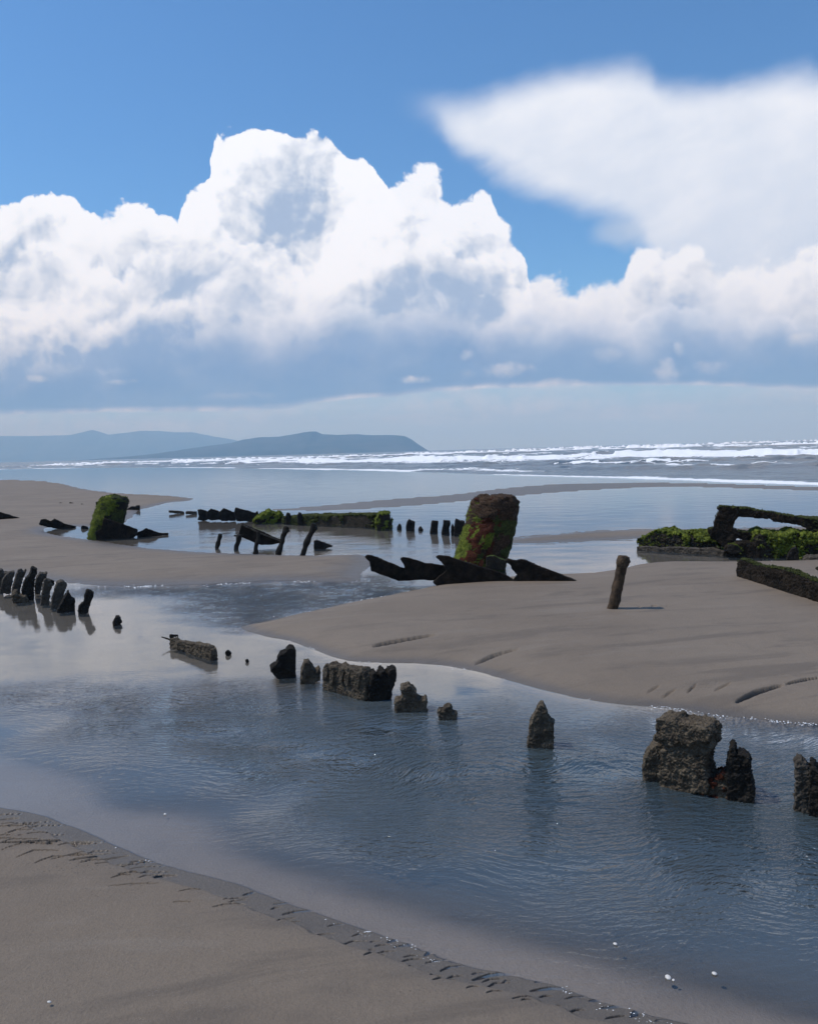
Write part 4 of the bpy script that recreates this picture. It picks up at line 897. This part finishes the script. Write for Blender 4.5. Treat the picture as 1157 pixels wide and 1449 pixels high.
o_ = slab('timber_stub', kR([(955, 425), (960, 385), (972, 362), (995, 338), (1015, 334), (1028, 350), (1032, 400), (1030, 425)]), (1121, 794), .12, 'dark', seed=171, amp=.012); tag(o_, 'dark round-topped stub in front of the mossy hull remnant', 'stub')
o_ = slab('flat_rock', kR([(1055, 425), (1062, 404), (1085, 392), (1157, 390), (1260, 392), (1330, 404), (1330, 430)]), (1160, 795), .3, 'rib', seed=172, amp=.014); tag(o_, 'low grey slab between the round-topped stub and the right edge', 'slab')
pl_ = empty('hull_beam', (1100, 845)); tag(pl_, 'thick dark hull beam with mossy top, sloping out of the right edge over the sand', 'hull beam')
q1 = slab('beam', kR([(636, 552), (640, 540), (655, 522), (656, 470), (660, 436), (676, 412), (700, 420), (722, 432), (780, 456), (870, 468), (960, 480), (1000, 492), (1080, 530), (1157, 556), (1450, 660), (1450, 880), (1157, 742), (1000, 688), (860, 632), (720, 580)]), ((1045, 826), (1157, 863)), .10, 'plate', seed=173, parent=pl_, amp=.016)
coat(q1, 'moss', 'moss_dark', lambda n, p, k: -.42 + n[2] * .8 + k * .55, .018, 174, 1500, .012)
slab('rear_edge', kR([(985, 480), (990, 464), (1010, 464), (1080, 490), (1157, 528), (1450, 625), (1450, 670), (1157, 560), (1040, 510)]), ((1045, 826), (1157, 863)), .04, 'mossy', seed=175, parent=pl_, off=-.26, amp=.012)

# ------------------------------------------------------------------ small shells and the froth along the waterlines
def shell(x, y, r, lab, z=.002):
    o = gp(x, y, z); vs = []; fs = []; rr = random.Random(int(x))
    for j, (f, h_) in enumerate(((1, 0), (.85, .30), (.55, .5), (.2, .6))):
        for k in range(16):
            a = k * math.pi / 8; w = 1 + .06 * math.cos(a * 8) + .12 * math.cos(a + 1)
            vs.append((r * f * w * math.cos(a) * 1.25, r * f * w * math.sin(a), r * h_))
    for j in range(3):
        for k in range(16): fs.append((j * 16 + k, j * 16 + (k + 1) % 16, (j + 1) * 16 + (k + 1) % 16, (j + 1) * 16 + k))
    fs.append(tuple(range(48, 64))); fs.append(tuple(range(16))[::-1])
    ob = mesh_obj('shell', vs, fs, M['shell']); ob.location = o; ob.rotation_euler = (rr.uniform(-.2, .2), rr.uniform(-.2, .2), rr.uniform(0, 6))
    tag(ob, lab, 'shell', 'white shells in the shallows'); return ob
m_, gg, out = new_mat('white_shell'); principled(gg, out, (.62, .60, .56), .5, .4); M['shell'] = m_
shell(945, 1383, .009, 'larger white shell in the shallows near the bottom right')
shell(1010, 1378, .008, 'white shell farthest right in the near shallows')
shell(952, 1387, .004, 'tiny white shell just below and right of the larger one', )
shell(870, 1336, .006, 'white shell in the shallows left of the other shells')
shell(234, 1152, .006, 'white shell in the shallows at the left, over the pale brown shelf')
shell(70, 1378 + 40, .005, 'tiny white shell on the dry sand at the bottom left', .075)
m_, gg, out = new_mat('froth'); principled(gg, out, (.80, .82, .83), .25, .6); M['froth'] = m_
fv, ff = [], []
fr2 = random.Random(5)
def bubble(p, r):
    k = len(fv); a0 = fr2.uniform(0, 6)
    for a in range(6):
        an = a0 + a * math.pi / 3; fv.append((p.x + r * math.cos(an) * 1.3, p.y + r * math.sin(an), p.z))
    for a in range(6):
        an = a0 + a * math.pi / 3 + .5; fv.append((p.x + r * .7 * math.cos(an), p.y + r * .6 * math.sin(an), p.z + r * .5))
    fv.append((p.x, p.y, p.z + r * .7))
    for a in range(6):
        b = (a + 1) % 6; ff.append((k + a, k + b, k + 6 + a)); ff.append((k + b, k + 6 + b, k + 6 + a)); ff.append((k + 6 + a, k + 6 + b, k + 12))
# the true waterline: where the sand crosses the level of the water
Hs = H; cross = (np.sign(Hs[:-1] - .001) != np.sign(Hs[1:] - .001)) & (np.abs(AN[:-1]) < .53) & (RR[:-1] < 13) & (RR[:-1] > 1.5)
ii, jj = np.where(cross)
sel = list(zip(ii, jj)); fr2.shuffle(sel)
cl = 0
for i, j in sel:
    x, y, r_ = GX[i, j], GY[i, j], RR[i, j]
    if dA[i, j] > .03: continue
    c_ = mnoise.noise(Vector((x * 2.6, y * 2.6, 1))) + .5 * mnoise.noise(Vector((x * 11, y * 11, 4)))
    if c_ < .12 or fr2.random() > (.45 if r_ > 3.8 else .08): continue
    for _ in range(fr2.choice((1, 1, 2, 3))):
        s_ = r_ * .0006 * fr2.uniform(.5, 1.5)
        bubble(Vector((x + fr2.gauss(0, .003 * r_), y + fr2.gauss(0, .004 * r_), max(.001, .002))), s_)
fb = mesh_obj('froth', fv, ff, M['froth']); tag(fb, kind='stuff')

# ------------------------------------------------------------------ sea air
HZ_DENS = 3.8e-4
m_hz, gg, out = new_mat('sea_air')
pv = gg.node('ShaderNodeVolumePrincipled'); pv.inputs['Density'].default_value = HZ_DENS; pv.inputs['Color'].default_value = (.40, .69, 1.0, 1); pv.inputs['Absorption Color'].default_value = (1, 1, 1, 1)
gg.link(pv.outputs[0], out.inputs['Volume'])
bx = [(x, y, z) for x in (-7500, 7500) for y in (-1200, 7500) for z in (-2.0, 250)]
haze = mesh_obj('haze', bx, [(0, 1, 3, 2), (4, 6, 7, 5), (0, 4, 5, 1), (2, 3, 7, 6), (0, 2, 6, 4), (1, 5, 7, 3)], m_hz, smooth=False)
tag(haze, kind='stuff')
